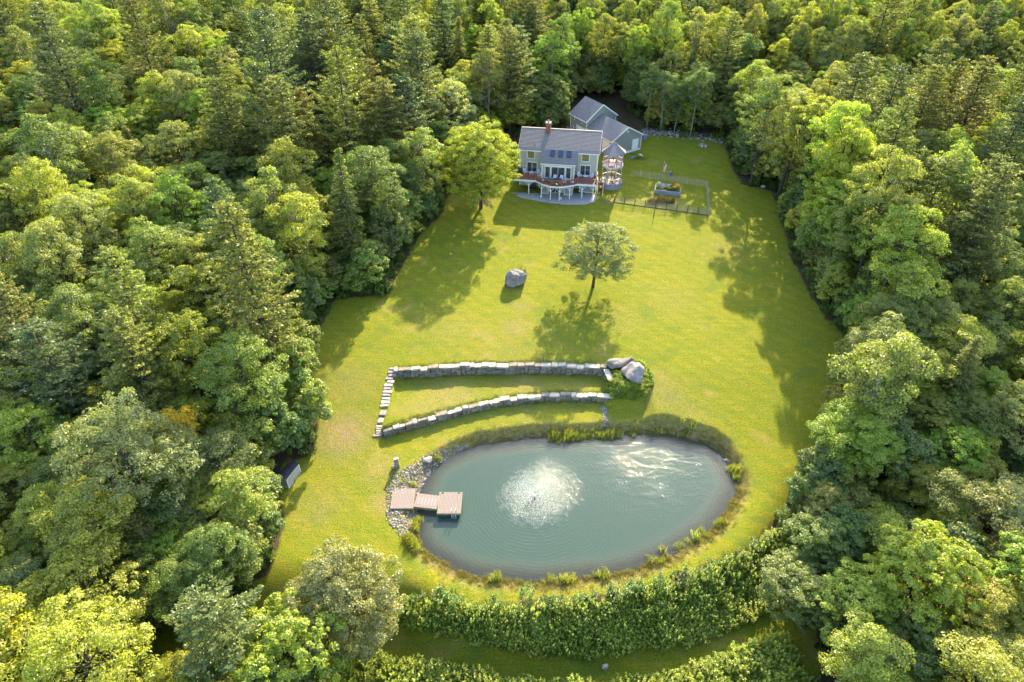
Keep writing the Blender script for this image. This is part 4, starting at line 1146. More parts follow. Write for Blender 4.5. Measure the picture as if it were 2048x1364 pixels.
def stone_wall(name, label, line, zbase, ztop, courses, back=0.0):
    p0 = line[0]
    root = thing(name, label, 'stone wall', (p0[0], p0[1], zbase(0)))
    rz0 = root.location.copy()
    tot, f = polyline(line)
    def put(me, L, s, z, w_off, sl, sz):
        p, d = f(s + L / 2); n = np.array([-d[1], d[0]])
        if n[1] < 0: n = -n
        q = p + n * w_off
        o = link_mesh('stone' if me in STONE else 'capstone', me, root)
        o.location = (q[0] - rz0.x, q[1] - rz0.y, z - rz0.z)
        o.rotation_euler = (RS.normal() * 0.02, RS.normal() * 0.03, math.atan2(d[1], d[0]) + RS.normal() * 0.03 + (math.pi if RS.rand() < 0.5 else 0))
        o.scale = (sl, RS.uniform(0.9, 1.1), sz)
    s = 0.0
    while s < tot - 0.15:
        L = min(RS.choice([0.5, 0.65, 0.8, 0.95, 1.15, 1.4]) * RS.uniform(0.9, 1.1), tot - s)
        t = s / tot
        zb, zt = zbase(t) - 0.25, ztop(t) - 0.17
        n = max(1, courses + RS.choice([-1, 0, 0, 0, 1]))
        if L > 1.0: n = max(n, courses)
        cuts = np.concatenate([[0], np.sort((np.arange(1, n) + RS.normal(size=n - 1) * 0.16) / n), [1]])
        for c in range(n):
            i = RS.randint(6); hh = (zt - zb) * (cuts[c + 1] - cuts[c])
            if hh < 0.06: continue
            parts = 2 if (L > 0.9 and RS.rand() < 0.4) else 1
            for q in range(parts):
                l = L / parts
                put(STONE[i], l, s + q * l + RS.normal() * 0.03, zb + (zt - zb) * (cuts[c] + cuts[c + 1]) / 2, 0.12 + RS.normal() * 0.06, l / STONE_L[i] * RS.uniform(0.90, 1.0), hh / 0.4 * RS.uniform(0.86, 0.96))
                i = RS.randint(6)
        s += L
    s = 0.0
    while s < tot - 0.2:
        i = RS.randint(4); L = min(CAP_L[i] * RS.choice([0.55, 0.75, 1.0, 1.3, 1.6]) * RS.uniform(0.9, 1.1), tot - s)
        put(CAP[i], L, s, ztop(s / tot) - 0.09 + RS.normal() * 0.02, 0.20 + RS.normal() * 0.09, L / CAP_L[i] * 0.96, RS.uniform(0.6, 1.25))
        s += L
    return root
uwz = lambda t: -4.10
stone_wall('retaining_wall', 'upper dry stone retaining wall with capstones coloured as sunlit under the lawn', UW, lambda t: -4.12, lambda t: -2.62 + 0.0 * t - 0.16 * t, 3)
stone_wall('retaining_wall', 'lower curved dry stone retaining wall nearer the pond', LW, lambda t: -5.05, lambda t: -3.93 - 0.10 * (1 - t), 2)
# return of the upper wall falling towards the knoll
stone_wall('retaining_wall', 'short stone return wall running down beside the ivy-covered knoll', [gp(1209, 748, -3.6), gp(1217, 768, -3.9), gp(1229, 786, -4.1)], lambda t: -4.3 , lambda t: -2.8 - 0.9 * t, 2)

# steps -------------------------------------------------------------------------------------
def steps(name, label, line, n, w, widths=None):
    p0 = line[0]; z0 = gh(*p0)
    root = thing(name, label, 'steps', (p0[0], p0[1], z0))
    tot, f = polyline(line)
    za, zb = gh(*line[0][:2]), gh(*line[-1][:2])
    for i in range(n):
        p, d = f(tot * (i + 0.5) / n)
        zt = za + (zb - za) * (i + 0.4) / n + 0.10
        me = block_mesh(w * RS.uniform(0.85, 1.15), tot / n * RS.uniform(0.8, 1.0), 0.22, M['granite_pink'] if RS.rand() < 0.5 else M['fieldstone_c'], 100 + i + int(abs(p[0]) * 10))
        o = link_mesh('step', me, root)
        o.location = (p[0] - p0[0] + RS.normal() * 0.08, p[1] - p0[1], zt - 0.1 - z0)
        o.rotation_euler = (0, 0, math.atan2(d[1], d[0]) + math.pi / 2 + RS.normal() * 0.06)
    return root
A1 = [at(787, 735)[:2], at(779, 765)[:2], at(773, 792)[:2], at(768, 815)[:2]]
steps('stone_steps', 'upper flight of rough stone steps at the left end of the upper wall', A1, 12, 1.05)
A2 = [at(770, 820)[:2], at(766, 833)[:2], at(762, 848)[:2]]
steps('stepping_stones', 'two long flat stepping stones between the two flights of steps', A2, 2, 0.75)
A3 = [at(760, 851)[:2], at(757, 862)[:2], at(756, 874)[:2]]
steps('stone_steps', 'lower short flight of stone steps at the left end of the curved wall', A3, 5, 0.95)

# boulders ------------------------------------------------------------------------------------
def boulder(label, px, py, mat, sx, sy, sz, seed, rz=0, dz=-0.25, name='boulder', tilt=(0, 0), z=None, grp=None):
    x, y, zz = at(px, py)
    o = link_mesh(name, rock_mesh(name, M[mat], 3, sx, sy, sz, seed=seed))
    o.data.polygons.foreach_set('use_smooth', [False] * len(o.data.polygons))
    o.location = (x, y, zz + dz * sz + sz * 0.35); o.rotation_euler = (tilt[0], tilt[1], rz)
    tag(o, label, 'rock', grp); return o
boulder('big grey faceted boulder alone on the lawn', 1033, 567, 'granite', 1.75, 1.5, 1.55, 5, 0.4, dz=0.15)
boulder('big round pinkish boulder with a pale crack on the ivy-covered knoll', 1266, 755, 'granite_pink', 1.75, 1.6, 1.25, 11, 0.5, dz=0.25, tilt=(0.25, 0.1))
boulder('dark low boulder behind the pinkish one on the knoll', 1240, 733, 'granite', 2.0, 0.95, 0.8, 21, 0.25, dz=0.3)
boulder('flat pinkish slab at the pond corner above the dock', 852, 921, 'granite_pink', 0.8, 0.62, 0.22, 31, 0.5, dz=0.3)
boulder('white rock on the garden side rim of the pond', 1453, 921, 'fieldstone_c', 0.45, 0.25, 0.22, 33, -0.4)
boulder('pale rock at the left foot of the grey-green dome tree', 604, 1170, 'fieldstone_c', 0.6, 0.4, 0.35, 34)
boulder('whitish rock at the bottom of the dam shrubs by the path', 1210, 1338, 'fieldstone_c', 0.35, 0.3, 0.4, 35, dz=0.5)
boulder('pale stone in the gully at the garden end of the dam shrubs', 1458, 1252, 'fieldstone_c', 0.4, 0.3, 0.3, 36, dz=0.8)
boulder('grey rock among weeds between the gazebo and the back fence', 1265, 316, 'granite', 0.9, 0.6, 0.5, 37)
boulder('small white rock at the foot of the trees right of the garden', 1526, 374, 'fieldstone_c', 0.5, 0.35, 0.35, 38)
boulder('dark low rock with two white pots at the back of the lawn', 1406, 290, 'granite', 1.2, 0.6, 0.4, 39)
boulder('rough grey rock on the lawn by the back garden fence', 1340, 350, 'granite', 0.55, 0.45, 0.6, 40, dz=0.2)
for dx in (-0.35, 0.4):
    x, y, z = at(1406, 292)
    b = MB(); b.tube([(0, 0, 0), (0, 0, 0.28)], [0.11, 0.16], 10)
    o = b.build('plant_pot', M['white_paint']); o.location = (x + dx, y - 0.5, z)
    tag(o, 'white pot %s before the dark rock at the back of the lawn' % ('on the house side' if dx < 0 else 'on the woods side'), 'pot')

# rubble: rip-rap round the dock, rill, wall-foot strip -------------------------------------
peb = [rock_mesh('pebble', M[m], 1, 1, 0.8, 0.6, seed=60 + i) for i, m in enumerate(['fieldstone_b', 'granite', 'fieldstone_c', 'granite_pink', 'granite'])]
libS = library(peb, 'rubble_stone')
def rubble(name, label, xy, a, b, zoff=0.0):
    n = len(xy); z = GH(xy[:, 0], xy[:, 1]) + zoff; sc = RS.uniform(a, b, n)
    return scatter(name, label, np.column_stack([xy, z]), RS.uniform(0, 6, (n, 3)) * (0.1, 0.1, 1), np.column_stack([sc, sc, sc]), RS.randint(0, 5, n), np.ones((n, 3)), [libS])
rr_ = poly_points(RIPRAP, 1800)
rubble('riprap', 'loose grey rubble stones around the dock corner of the pond', rr_, 0.07, 0.19)
tot, f = polyline([at(1207, 812)[:2], at(1210, 830)[:2], at(1213, 850)[:2], at(1214, 858)[:2]])
rubble('rill_gravel', 'narrow strip of grey gravel running from the curved wall to the pond', np.array([f(RS.rand() * tot)[0] + RS.normal(size=2) * (0.2, 0.1) for _ in range(420)]), 0.05, 0.12)
tot, f = polyline([at(1288, 262)[:2], at(1330, 266)[:2], at(1380, 270)[:2], at(1445, 279)[:2]])
rubble('field_stones', 'long low heap of field stones and leaves along the back of the lawn', np.array([f(RS.rand() * tot)[0] + RS.normal(size=2) * (0.5, 0.8) for _ in range(700)]), 0.10, 0.34)
tot, f = polyline(UW)
rubble('wall_gravel', 'pale gravel strip behind the capstones of the upper wall', np.array([f(tot * RS.uniform(0.28, 1.0))[0] + (0, 0.85) + RS.normal(size=2) * (0.2, 0.13) for _ in range(800)]), 0.03, 0.09, 0.02)
tot2, f2 = polyline(LW)
rubble('terrace_gravel', 'thin gravel strip behind the capstones of the curved wall', np.array([f2(tot2 * RS.uniform(0.05, 0.9))[0] + (-0.1, 0.8) + RS.normal(size=2) * (0.2, 0.12) for _ in range(420)]), 0.03, 0.08, 0.02)
rcr = np.array([at(*p)[:2] for p in [(1232, 770), (1245, 783), (1230, 790), (1222, 775)]])
rubble('knoll_rubble', 'tumbled stones at the foot of the knoll beside the terrace', poly_points(rcr, 130), 0.1, 0.25)

# ivy over the knoll
kx, ky = gp(1255, 765, -3.4)
kp = []
while len(kp) < 950:
    a = RS.rand() * 6.28; r = 3.4 * math.sqrt(RS.rand()); x, y = kx + r * math.cos(a) * 1.0, ky + 0.6 + r * math.sin(a)
    bx, by = at(1266, 755)[:2]
    if math.hypot((x - bx) / 1.5, (y - by) / 1.3) < 1: continue
    bx, by = at(1240, 733)[:2]
    if math.hypot((x - bx) / 1.7, (y - by) / 0.8) < 1: continue
    if x < at(1212, 760)[0]: continue
    kp.append((x, y))
scat_plants('knoll_ivy', 'bright green ivy and weeds covering the knoll between the walls', np.array(kp), 0.22, 0.5, tn((1.8, 1.75, 0.9), 0.2))
bo = at(1044, 548)
scat_plants('boulder_weeds', 'dark weeds behind the lone boulder', np.array([(bo[0] + RS.normal() * 0.35, bo[1] + RS.normal() * 0.5) for _ in range(30)]), 0.3, 0.55, tn((0.8, 0.9, 0.8)))
rc = at(820, 968)
scat_plants('dock_weeds', 'bright yellow-green clump in the rubble above the dock', np.array([(rc[0] + RS.normal() * 0.45, rc[1] + RS.normal() * 0.12) for _ in range(26)]), 0.15, 0.3, tn((2.0, 1.7, 0.5)))

# standing stone post with a small one beside it
x, y, z = at(794, 934)
st = thing('stone_marker', 'dark upright stone with a pale top and small side stone above the dock', 'standing stone', (x, y, z), 0.3)
b = MB(); b.add([(-.30, -.22, -.1), (.30, -.22, -.1), (.28, .22, -.1), (-.28, .22, -.1), (-.24, -.15, 1.25), (.20, -.15, 1.35), (.20, .16, 1.4), (-.20, .16, 1.3)], [(0, 3, 2, 1), (4, 5, 6, 7), (0, 1, 5, 4), (1, 2, 6, 5), (2, 3, 7, 6), (3, 0, 4, 7)])
b.build('stone_shaft', M['dark_stone'] if 'dark_stone' in M else M['granite'], st)
o = link_mesh('stone_cap', rock_mesh('stone_cap', M['fieldstone_c'], 2, 0.33, 0.24, 0.14, seed=71), st); o.location = (0, 0, 1.40)
o = link_mesh('side_stone', rock_mesh('side_stone', M['fieldstone_c'], 2, 0.2, 0.17, 0.3, seed=72), st); o.location = (-0.5, -0.1, 0.25)

# ------------------------------------------------------------------ dock
DZ = WATER_Z + 0.55
def deck_section(name, label, c, w, l, z, rz, along, n, side=0.28, planks_skip=None, frame=True):
    """w across (x), l deep (y); planks run along 'along'"""
    root = thing(name, label, 'dock', (c[0], c[1], z), rz)
    W = w / n if along == 'y' else l / n
    me = None
    for i in range(n):
        if along == 'y':
            if me is None: me = MB().box(-W / 2 + 0.014, W / 2 - 0.014, -l / 2, l / 2, -0.035, 0.0).mesh('plank', M['dock_wood'])
            o = link_mesh('plank', me, root); o.location = (-w / 2 + W * (i + 0.5), 0, RS.normal() * 0.002)
        else:
            if me is None: me = MB().box(-w / 2, w / 2, -W / 2 + 0.014, W / 2 - 0.014, -0.035, 0.0).mesh('plank', M['dock_wood'])
            o = link_mesh('plank', me, root); o.location = (0, -l / 2 + W * (i + 0.5), RS.normal() * 0.002)
    b = MB(); t = 0.04
    b.box(-w / 2, w / 2, -l / 2 - t, -l / 2 - 0.002, -side, -0.01); b.box(-w / 2, w / 2, l / 2 + 0.002, l / 2 + t, -side, -0.01)
    b.box(-w / 2 - t, -w / 2 - 0.002, -l / 2 - t, l / 2 + t, -side, -0.01); b.box(w / 2 + 0.002, w / 2 + t, -l / 2 - t, l / 2 + t, -side, -0.01)
    b.build('side_board', M['dock_side'], root)
    return root
zt = WATER_Z + 0.75
def quad_c(px):
    q = [np.array(gp(a, b_, zt)) for a, b_ in px]; return sum(q) / 4, q
c1, q1 = quad_c([(789, 977), (833, 977), (824, 1017), (778, 1016)])
c3, q3 = quad_c([(880, 984), (925, 985), (920, 1027), (874, 1026)])
c2, q2 = quad_c([(833, 987), (878, 992), (875, 1016), (829, 1013)])
W1_ = np.linalg.norm(q1[1] - q1[0]); L1_ = np.linalg.norm(q1[3] - q1[0])
d1 = deck_section('dock_platform', 'square wooden landing platform of the dock on the stony shore', c1, W1_, L1_, zt, R(0.5), 'y', 15)
b = MB()
for sx in (-1, 1):
    for sy in (-1, 1): b.box(sx * (W1_ / 2 - 0.12) - 0.05, sx * (W1_ / 2 - 0.12) + 0.05, sy * (L1_ / 2 - 0.12) - 0.05, sy * (L1_ / 2 - 0.12) + 0.05, -1.2, -0.04)
b.build('support_post', M['dock_side'], d1)
W3_ = np.linalg.norm(q3[1] - q3[0]); L3_ = np.linalg.norm(q3[3] - q3[0])
d3 = deck_section('dock_float', 'square floating swim platform with a ladder at the pond end of the dock', c3, W3_, L3_, zt, R(-0.5), 'y', 17)
MB().box(-W3_ / 2 + 0.1, W3_ / 2 - 0.1, -L3_ / 2 + 0.1, L3_ / 2 - 0.1, -0.85, -0.29).build('float_block', M['float'], d3)
ld = MB()
for sx in (0.30, 0.75):
    ld.tube([(sx, -L3_ / 2 + 0.35, 0.0), (sx, -L3_ / 2 + 0.3, 0.55), (sx, -L3_ / 2 - 0.08, 0.55), (sx, -L3_ / 2 - 0.1, -1.1)], 0.025, 6)
for k in range(4): ld.tube([(0.30, -L3_ / 2 - 0.1, -0.2 - 0.25 * k), (0.75, -L3_ / 2 - 0.1, -0.2 - 0.25 * k)], 0.02, 5)
ld.build('ladder', M['grey_plastic'], d3)
b = MB()
for sx in (-1, 1): b.box(sx * (W3_ / 2 - 0.35) - 0.09, sx * (W3_ / 2 - 0.35) + 0.09, L3_ / 2 - 0.12, L3_ / 2 - 0.04, 0.0, 0.07)
b.build('cleat', M['dark'], d3)
W2_ = np.linalg.norm(q2[1] - q2[0]); L2_ = np.linalg.norm(q2[3] - q2[0])
d2 = deck_section('dock_gangway', 'narrow wooden gangway joining the landing platform and the floating one', c2, W2_ - 0.06, L2_, zt - 0.02, math.atan2(q2[1][1] - q2[0][1], q2[1][0] - q2[0][0]), 'y', 14, side=0.35)
tm = MB().box(-0.045, 0.045, -L2_ * 0.32, L2_ * 0.25, 0.0, 0.03).mesh('tread', M['timber_grey'])
for k in range(6):
    o = link_mesh('tread', tm, d2); o.location = (-W2_ * 0.36 + W2_ * 0.145 * k, 0, 0.001)

# ------------------------------------------------------------------ fountain
fx, fy = FOUNT
ft = thing('fountain', 'dark floating fountain spraying a low ring of droplets in mid pond', 'fountain', (fx, fy, WATER_Z))
b = MB()
for k in range(3):
    a = k * 2.094 + 0.5; b.tube([(0.30 * math.cos(a), 0.30 * math.sin(a), -0.1), (0.30 * math.cos(a), 0.30 * math.sin(a), 0.16)], [0.15, 0.13], 10)
b.build('float', M['dark'], ft)
MB().tube([(0, 0, -0.1), (0, 0, 0.3), (0, 0, 0.34)], [0.10, 0.10, 0.05], 10).build('nozzle', M['dark'], ft)
# droplets on ballistic arcs
def mat_drop():
    m, nt, N, L = newmat('spray_water')
    out = N.new('ShaderNodeOutputMaterial'); d = N.new('ShaderNodeBsdfDiffuse'); t = N.new('ShaderNodeBsdfTranslucent'); mx = N.new('ShaderNodeMixShader')
    d.inputs[0].default_value = (0.85, 0.85, 0.85, 1); t.inputs[0].default_value = (0.9, 0.9, 0.9, 1); mx.inputs[0].default_value = 0.6
    L.new(d.outputs[0], mx.inputs[1]); L.new(t.outputs[0], mx.inputs[2]); L.new(mx.outputs[0], out.inputs[0]); return m
M['spray'] = mat_drop()
n = 2100
az = RS.rand(n) * 6.283; jet = (az * 26 / 6.283).astype(int); az = (jet + RS.normal(size=n) * 0.13) / 26 * 6.283
rng_ = np.clip(3.2 + 0.5 * np.sin(jet * 2.3) + 0.7 * np.cos(az - 0.6) + RS.normal(size=n) * 0.6, 1.8, 5.4); t = RS.rand(n) ** 0.8
rr = rng_ * t; hh = 0.25 + 4 * 1.15 * t * (1 - t) * (rng_ / 3.9)
P = np.stack([rr * np.cos(az), rr * np.sin(az), np.maximum(hh, 0.015)], 1) + RS.normal(size=(n, 3)) * 0.05
S = RS.uniform(0.5, 1.7, n) * 0.019
oc = np.array([(1, 0, 0), (-1, 0, 0), (0, 1, 0), (0, -1, 0), (0, 0, 1.4), (0, 0, -1.4)], float)
tri = np.array([(0, 2, 4), (2, 1, 4), (1, 3, 4), (3, 0, 4), (2, 0, 5), (1, 2, 5), (3, 1, 5), (0, 3, 5)])
V_ = (P[:, None, :] + oc[None] * S[:, None, None]).reshape(-1, 3); F_ = (tri[None] + (np.arange(n) * 6)[:, None, None]).reshape(-1, 3)
me = bpy.data.meshes.new('spray'); me.from_pydata(V_.tolist(), [], F_.tolist()); me.materials.append(M['spray'])
o = link_mesh('spray', me, ft); o['kind'] = 'stuff'

# ------------------------------------------------------------------ storage shed
A = np.array(at(563, 972)); B = np.array(at(578, 976)); C = np.array(at(601, 944))
sw = 1.25; slen = float(np.linalg.norm((C - B)[:2])); ang = math.atan2((C - B)[1], (C - B)[0])
shed = thing('storage_shed', 'low grey storage shed with a dark curved roof and white trim at the wood edge', 'shed', (B[0], B[1], B[2]), ang)
# local x along the long front, local y backwards
H1, H2 = 1.55, 1.35
MB().add([(0, 0, 0), (slen, 0, 0), (slen, sw, 0), (0, sw, 0), (0, 0, H1), (slen, 0, H1), (slen, sw, H2), (0, sw, H2)], [(0, 3, 2, 1), (4, 5, 6, 7), (0, 1, 5, 4), (1, 2, 6, 5), (2, 3, 7, 6), (3, 0, 4, 7)]).build('wall', M['siding'], shed)
rf = MB(); prof = []
for k in range(7):
    t = k / 6; prof.append((-0.10 + (sw + 0.2) * t, H1 + 0.02 + 0.20 * math.sin(t * math.pi) * (1 - 0.3 * t) - 0.2 * t))
for k in range(6):
    (ya, za), (yb, zb) = prof[k], prof[k + 1]
    rf.slab([(-0.1, ya, za + 0.05), (slen + 0.1, ya, za + 0.05), (slen + 0.1, yb, zb + 0.05), (-0.1, yb, zb + 0.05)], 0.05)
rf.build('roof', M['shed_roof'], shed)
tr = MB()
for (x, y) in ((0, 0), (slen, 0), (0, sw), (slen, sw)): tr.box(x - 0.05, x + 0.05, y - 0.05, y + 0.05, 0, H1 - 0.02 if y == 0 else H2 - 0.02)
tr.box(0, slen, -0.045, -0.005, H1 - 0.10, H1 - 0.01); tr.box(0, slen, -0.045, -0.005, 0.0, 0.08)
tr.box(-0.045, -0.005, 0, sw, 0, 0.08)
tr.build('trim', M['white_paint'], shed)
for k in (0, 1):
    d = MB().box(slen * (0.04 + 0.47 * k), slen * (0.48 + 0.47 * k), -0.03, -0.003, 0.10, H1 - 0.13).build('door', M['siding'], shed)
    MB().box(slen * 0.465 + k * slen * 0.05, slen * 0.485 + k * slen * 0.05, -0.06, -0.032, 0.6, 0.85).build('handle', M['white_paint'], d)

# ------------------------------------------------------------------ the house
HX, HY, HR = 1.45, 117.08, R(-8.55)
HW, HD, EAVE, RIDGE = 13.85, 9.6, 7.25, 9.15
ov = 0.35
hc_, hs_ = math.cos(HR), math.sin(HR)
def loc(x, y):
    dx, dy = x - HX, y - HY
    return (dx * hc_ + dy * hs_, -dx * hs_ + dy * hc_)
house = thing('house', 'two-storey sage grey house with grey shingle roof, white trim and three skylights', 'house', (HX, HY, 0.0), HR)
slope = (RIDGE - EAVE) / (HD / 2)
w = MB()
w.box(0, HW, 0, HD, -1.0, EAVE - 0.05)
for x0 in (0, HW - 0.2):
    w.add([(x0, 0, EAVE - 0.05), (x0 + 0.2, 0, EAVE - 0.05), (x0, HD, EAVE - 0.05), (x0 + 0.2, HD, EAVE - 0.05), (x0, HD / 2, RIDGE - 0.08), (x0 + 0.2, HD / 2, RIDGE - 0.08)], [(0, 2, 4), (1, 5, 3), (0, 4, 5, 1), (4, 2, 3, 5), (0, 1, 3, 2)])
w.build('wall', M['siding'], house)
BX0, BX1, BV = 4.25, 9.95, -2.15     # projecting bay of the great room
w = MB(); w.box(BX0, BX1, BV, -0.01, -0.2, 5.72)
w.build('bay_wall', M['siding'], house)
rf = MB()
BE = BV - 0.35
BSL = (EAVE - 5.72) / -BE
def rz_(v): return EAVE + (slope if v > 0 else BSL) * v + 0.06
rf.slab([(-ov, HD / 2, rz_(HD / 2)), (-ov, 0, rz_(0)), (HW + ov, 0, rz_(0)), (HW + ov, HD / 2, rz_(HD / 2))], 0.14)
ze = EAVE + 0.06 - slope * ov
rf.slab([(-ov, 0, rz_(0)), (-ov, -ov, ze), (BX0 - 0.3, -ov, ze), (BX0 - 0.3, 0, rz_(0))], 0.14)
rf.slab([(BX1 + 0.3, 0, rz_(0)), (BX1 + 0.3, -ov, ze), (HW + ov, -ov, ze), (HW + ov, 0, rz_(0))], 0.14)
rf.slab([(BX0 - 0.3, 0, rz_(0) + 0.004), (BX0 - 0.3, BE, rz_(BE)), (BX1 + 0.3, BE, rz_(BE)), (BX1 + 0.3, 0, rz_(0) + 0.004)], 0.14)
rf.slab([(HW + ov, HD / 2, rz_(HD / 2)), (HW + ov, HD + ov, ze), (-ov, HD + ov, ze), (-ov, HD / 2, rz_(HD / 2))], 0.14)
roof = rf.build('roof', M['shingle'], house)
# courses of shingles: thin proud strips that step down the slope
c = MB(); nrm = Vector((0, -slope, 1)).normalized()
v = HD / 2 - 0.3
while v > BE + 0.1:
    z = rz_(v); sl_ = slope if v > 0 else BSL
    segs = [(-ov, HW + ov)] if v > 0.1 else [(BX0 - 0.3, BX1 + 0.3)]
    for (a, b_) in segs: c.box(a + 0.01, b_ - 0.01, v - 0.13, v + 0.13, z - 0.10, z + 0.013 + sl_ * -0.13 + 0.06)
    v -= 0.30
c.build('shingle_course', M['shingle'], roof)
MB().box(-ov, HW + ov, HD / 2 - 0.13, HD / 2 + 0.13, rz_(HD / 2) - 0.02, rz_(HD / 2) + 0.06).build('ridge_cap', M['post_grey'], roof)
tr = MB()
for x in (0, HW): tr.box(x - 0.09, x + 0.09, -0.09, 0.09, 0, EAVE - 0.15)
tr.box(-ov, BX0 - 0.35, -ov - 0.02, -ov + 0.06, ze - 0.32, ze - 0.15); tr.box(BX1 + 0.35, HW + ov, -ov - 0.02, -ov + 0.06, ze - 0.32, ze - 0.15)
tr.box(BX0 - 0.3, BX1 + 0.3, BE - 0.02, BE + 0.06, rz_(BE) - 0.32, rz_(BE) - 0.15)
for x in (BX0, BX1): tr.box(x - 0.08, x + 0.08, BV - 0.08, BV + 0.08, 2.75, rz_(BV) - 0.25)
for s_x in (-ov - 0.03, HW + ov - 0.02): 
    tr.beam((s_x + 0.02, -ov, ze - 0.12), (s_x + 0.02, HD / 2, rz_(HD / 2) - 0.12), 0.05, 0.22); tr.beam((s_x + 0.02, HD + ov, ze - 0.12), (s_x + 0.02, HD / 2, rz_(HD / 2) - 0.12), 0.05, 0.22)
tr.build('trim', M['white_paint'], house)
def window(x0, x1, z0, z1, v=0.0, div=0, parent=house, name='window', t=0.11, horiz=False, sill=True):
    f = MB()
    f.box(x0 - t, x0, v - 0.07, v - 0.003, z0 - t, z1 + t); f.box(x1, x1 + t, v - 0.07, v - 0.003, z0 - t, z1 + t)
    f.box(x0, x1, v - 0.07, v - 0.003, z1, z1 + t); f.box(x0, x1, v - 0.07, v - 0.003, z0 - t, z0)
    fr = f.build(name, M['white_paint'], parent)
    n = div + 1; W_ = (x1 - x0) / n
    for k in range(n):
        MB().box(x0 + W_ * k + (0.03 if k else 0), x0 + W_ * (k + 1) - (0.03 if k < n - 1 else 0), v - 0.035, v - 0.004, z0, z1).build('pane', M['glass'], fr)
    for k in range(1, n):
        MB().box(x0 + W_ * k - 0.03, x0 + W_ * k + 0.03, v - 0.06, v - 0.004, z0, z1).build('sash', M['white_paint'], fr)
    return fr
window(1.35, 2.6, 5.5, 6.85); window(11.1, 12.35, 5.5, 6.85)
window(1.35, 3.05, 2.85, 4.65, div=1, name='sliding_door'); window(10.95, 12.65, 2.85, 4.65, div=1, name='sliding_door')
window(4.85, 5.65, 2.95, 4.95, v=BV, name='side_window'); window(5.95, 8.25, 2.85, 4.95, v=BV, div=1, name='sliding_door'); window(8.55, 9.35, 2.95, 4.95, v=BV, name='side_window')
MB().box(BX0 + 0.3, BX1 - 0.3, BV - 0.09, BV - 0.004, 5.07, 5.22).build('header_board', M['white_paint'], house)
for x in (4.8, 9.3):
    MB().box(x - 0.18, x + 0.18, BV - 0.28, BV - 0.095, 5.12, 5.26).build('flood_light', M['white_paint'], house)
# basement openings under the deck
window(5.9, 7.7, 0.1, 2.1, v=BV, div=1, name='basement_door'); window(1.2, 2.6, 0.9, 2.0, name='basement_window'); window(11.2, 12.6, 0.9, 2.0, name='basement_window')
# skylights
for k, x in enumerate((5.9, 7.35, 8.8)):
    v0, v1 = -1.35, -0.12
    nr = Vector((0, -BSL, 1)).normalized()
    q = [Vector((x - 0.40, v0, rz_(v0))), Vector((x + 0.40, v0, rz_(v0))), Vector((x + 0.40, v1, rz_(v1))), Vector((x - 0.40, v1, rz_(v1)))]
    fr = MB().slab([p + nr * 0.12 for p in q], 0.14).build('skylight', M['dark'], house)
    ins = [Vector((x - 0.29, v0 + 0.07, rz_(v0 + 0.07))), Vector((x + 0.29, v0 + 0.07, rz_(v0 + 0.07))), Vector((x + 0.29, v1 - 0.07, rz_(v1 - 0.07))), Vector((x - 0.29, v1 - 0.07, rz_(v1 - 0.07)))]
    MB().slab([p + nr * 0.135 for p in ins], 0.03).build('pane', M['skylight'], fr)
# chimney on the front slope by the ridge
cx_ = 4.45 + 0.1
ch = MB().box(cx_ - 0.42, cx_ + 0.42, HD / 2 - 1.15, HD / 2 - 0.2, RIDGE - 1.4, RIDGE + 1.35).build('chimney', M['brick'], house)
MB().box(cx_ - 0.5, cx_ + 0.5, HD / 2 - 1.23, HD / 2 - 0.12, RIDGE + 1.352, RIDGE + 1.47).build('chimney_cap', M['granite_pink'], ch)
MB().tube([(cx_, HD / 2 - 0.68, RIDGE + 1.47), (cx_, HD / 2 - 0.68, RIDGE + 1.85)], [0.17, 0.15], 10).build('flue', M['granite_pink'], ch)
MB().box(cx_ - 0.46, cx_ + 0.46, HD / 2 - 1.2, HD / 2 - 1.152, RIDGE - 0.65, RIDGE - 0.42).build('flashing', M['grey_plastic'], ch)
# downspouts
for x in (BX1 + 0.55, BX0 - 0.5): MB().tube([(x, -0.10, 2.9), (x, -0.10, EAVE - 0.4)], 0.045, 6).build('downspout', M['white_paint'], house)
MB().tube([(4.9 - 2.3, -0.2 + 0.45, EAVE + 0.3), (2.6, 0.25, EAVE + 0.75)], 0.06, 6).build('vent_pipe', M['dark'], house)

# ------------------------------------------------------------------ patio
pp = [loc(*gp(a, b, 0.0)) for a, b in [(1008, 374), (1022, 388), (1045, 396), (1085, 403), (1130, 408), (1170, 408), (1190, 403), (1196, 385), (1199, 372)]]
pp = pp + [(14.9, -0.02), (-0.9, -0.02)]
patio = thing('patio', 'bluish grey flagstone patio with a curved front edge under the deck', 'patio', (HX, HY, 0), HR)
lo_, hi_ = np.min(pp, 0), np.max(pp, 0)
PPo = np.array(pp)
MB().prism([tuple(p) for p in pp], -0.6, 0.03).build('patio_bed', M['patio'], patio)
me_f = [MB().box(-0.43, 0.43, -0.28, 0.28, -0.03, 0.02).mesh('flagstone', M['patio']), MB().box(-0.36, 0.42, -0.28, 0.28, -0.03, 0.025).mesh('flagstone', M['patio'])]
row = 0; yv = lo_[1]
while yv < hi_[1]:
    xv = lo_[0] + (0.45 if row % 2 else 0)
    while xv < hi_[0]:
        if sdist(PPo, np.array([xv]), np.array([yv]))[0] < -0.5:
            if not (BX0 - 0.1 < xv < BX1 + 0.1 and yv > BV - 0.3):
                o = link_mesh('flagstone', me_f[RS.randint(2)], patio); o.location = (xv, yv, 0.035 + RS.normal() * 0.004); o.rotation_euler = (0, 0, RS.normal() * 0.02)
        xv += 0.9
    yv += 0.6; row += 1

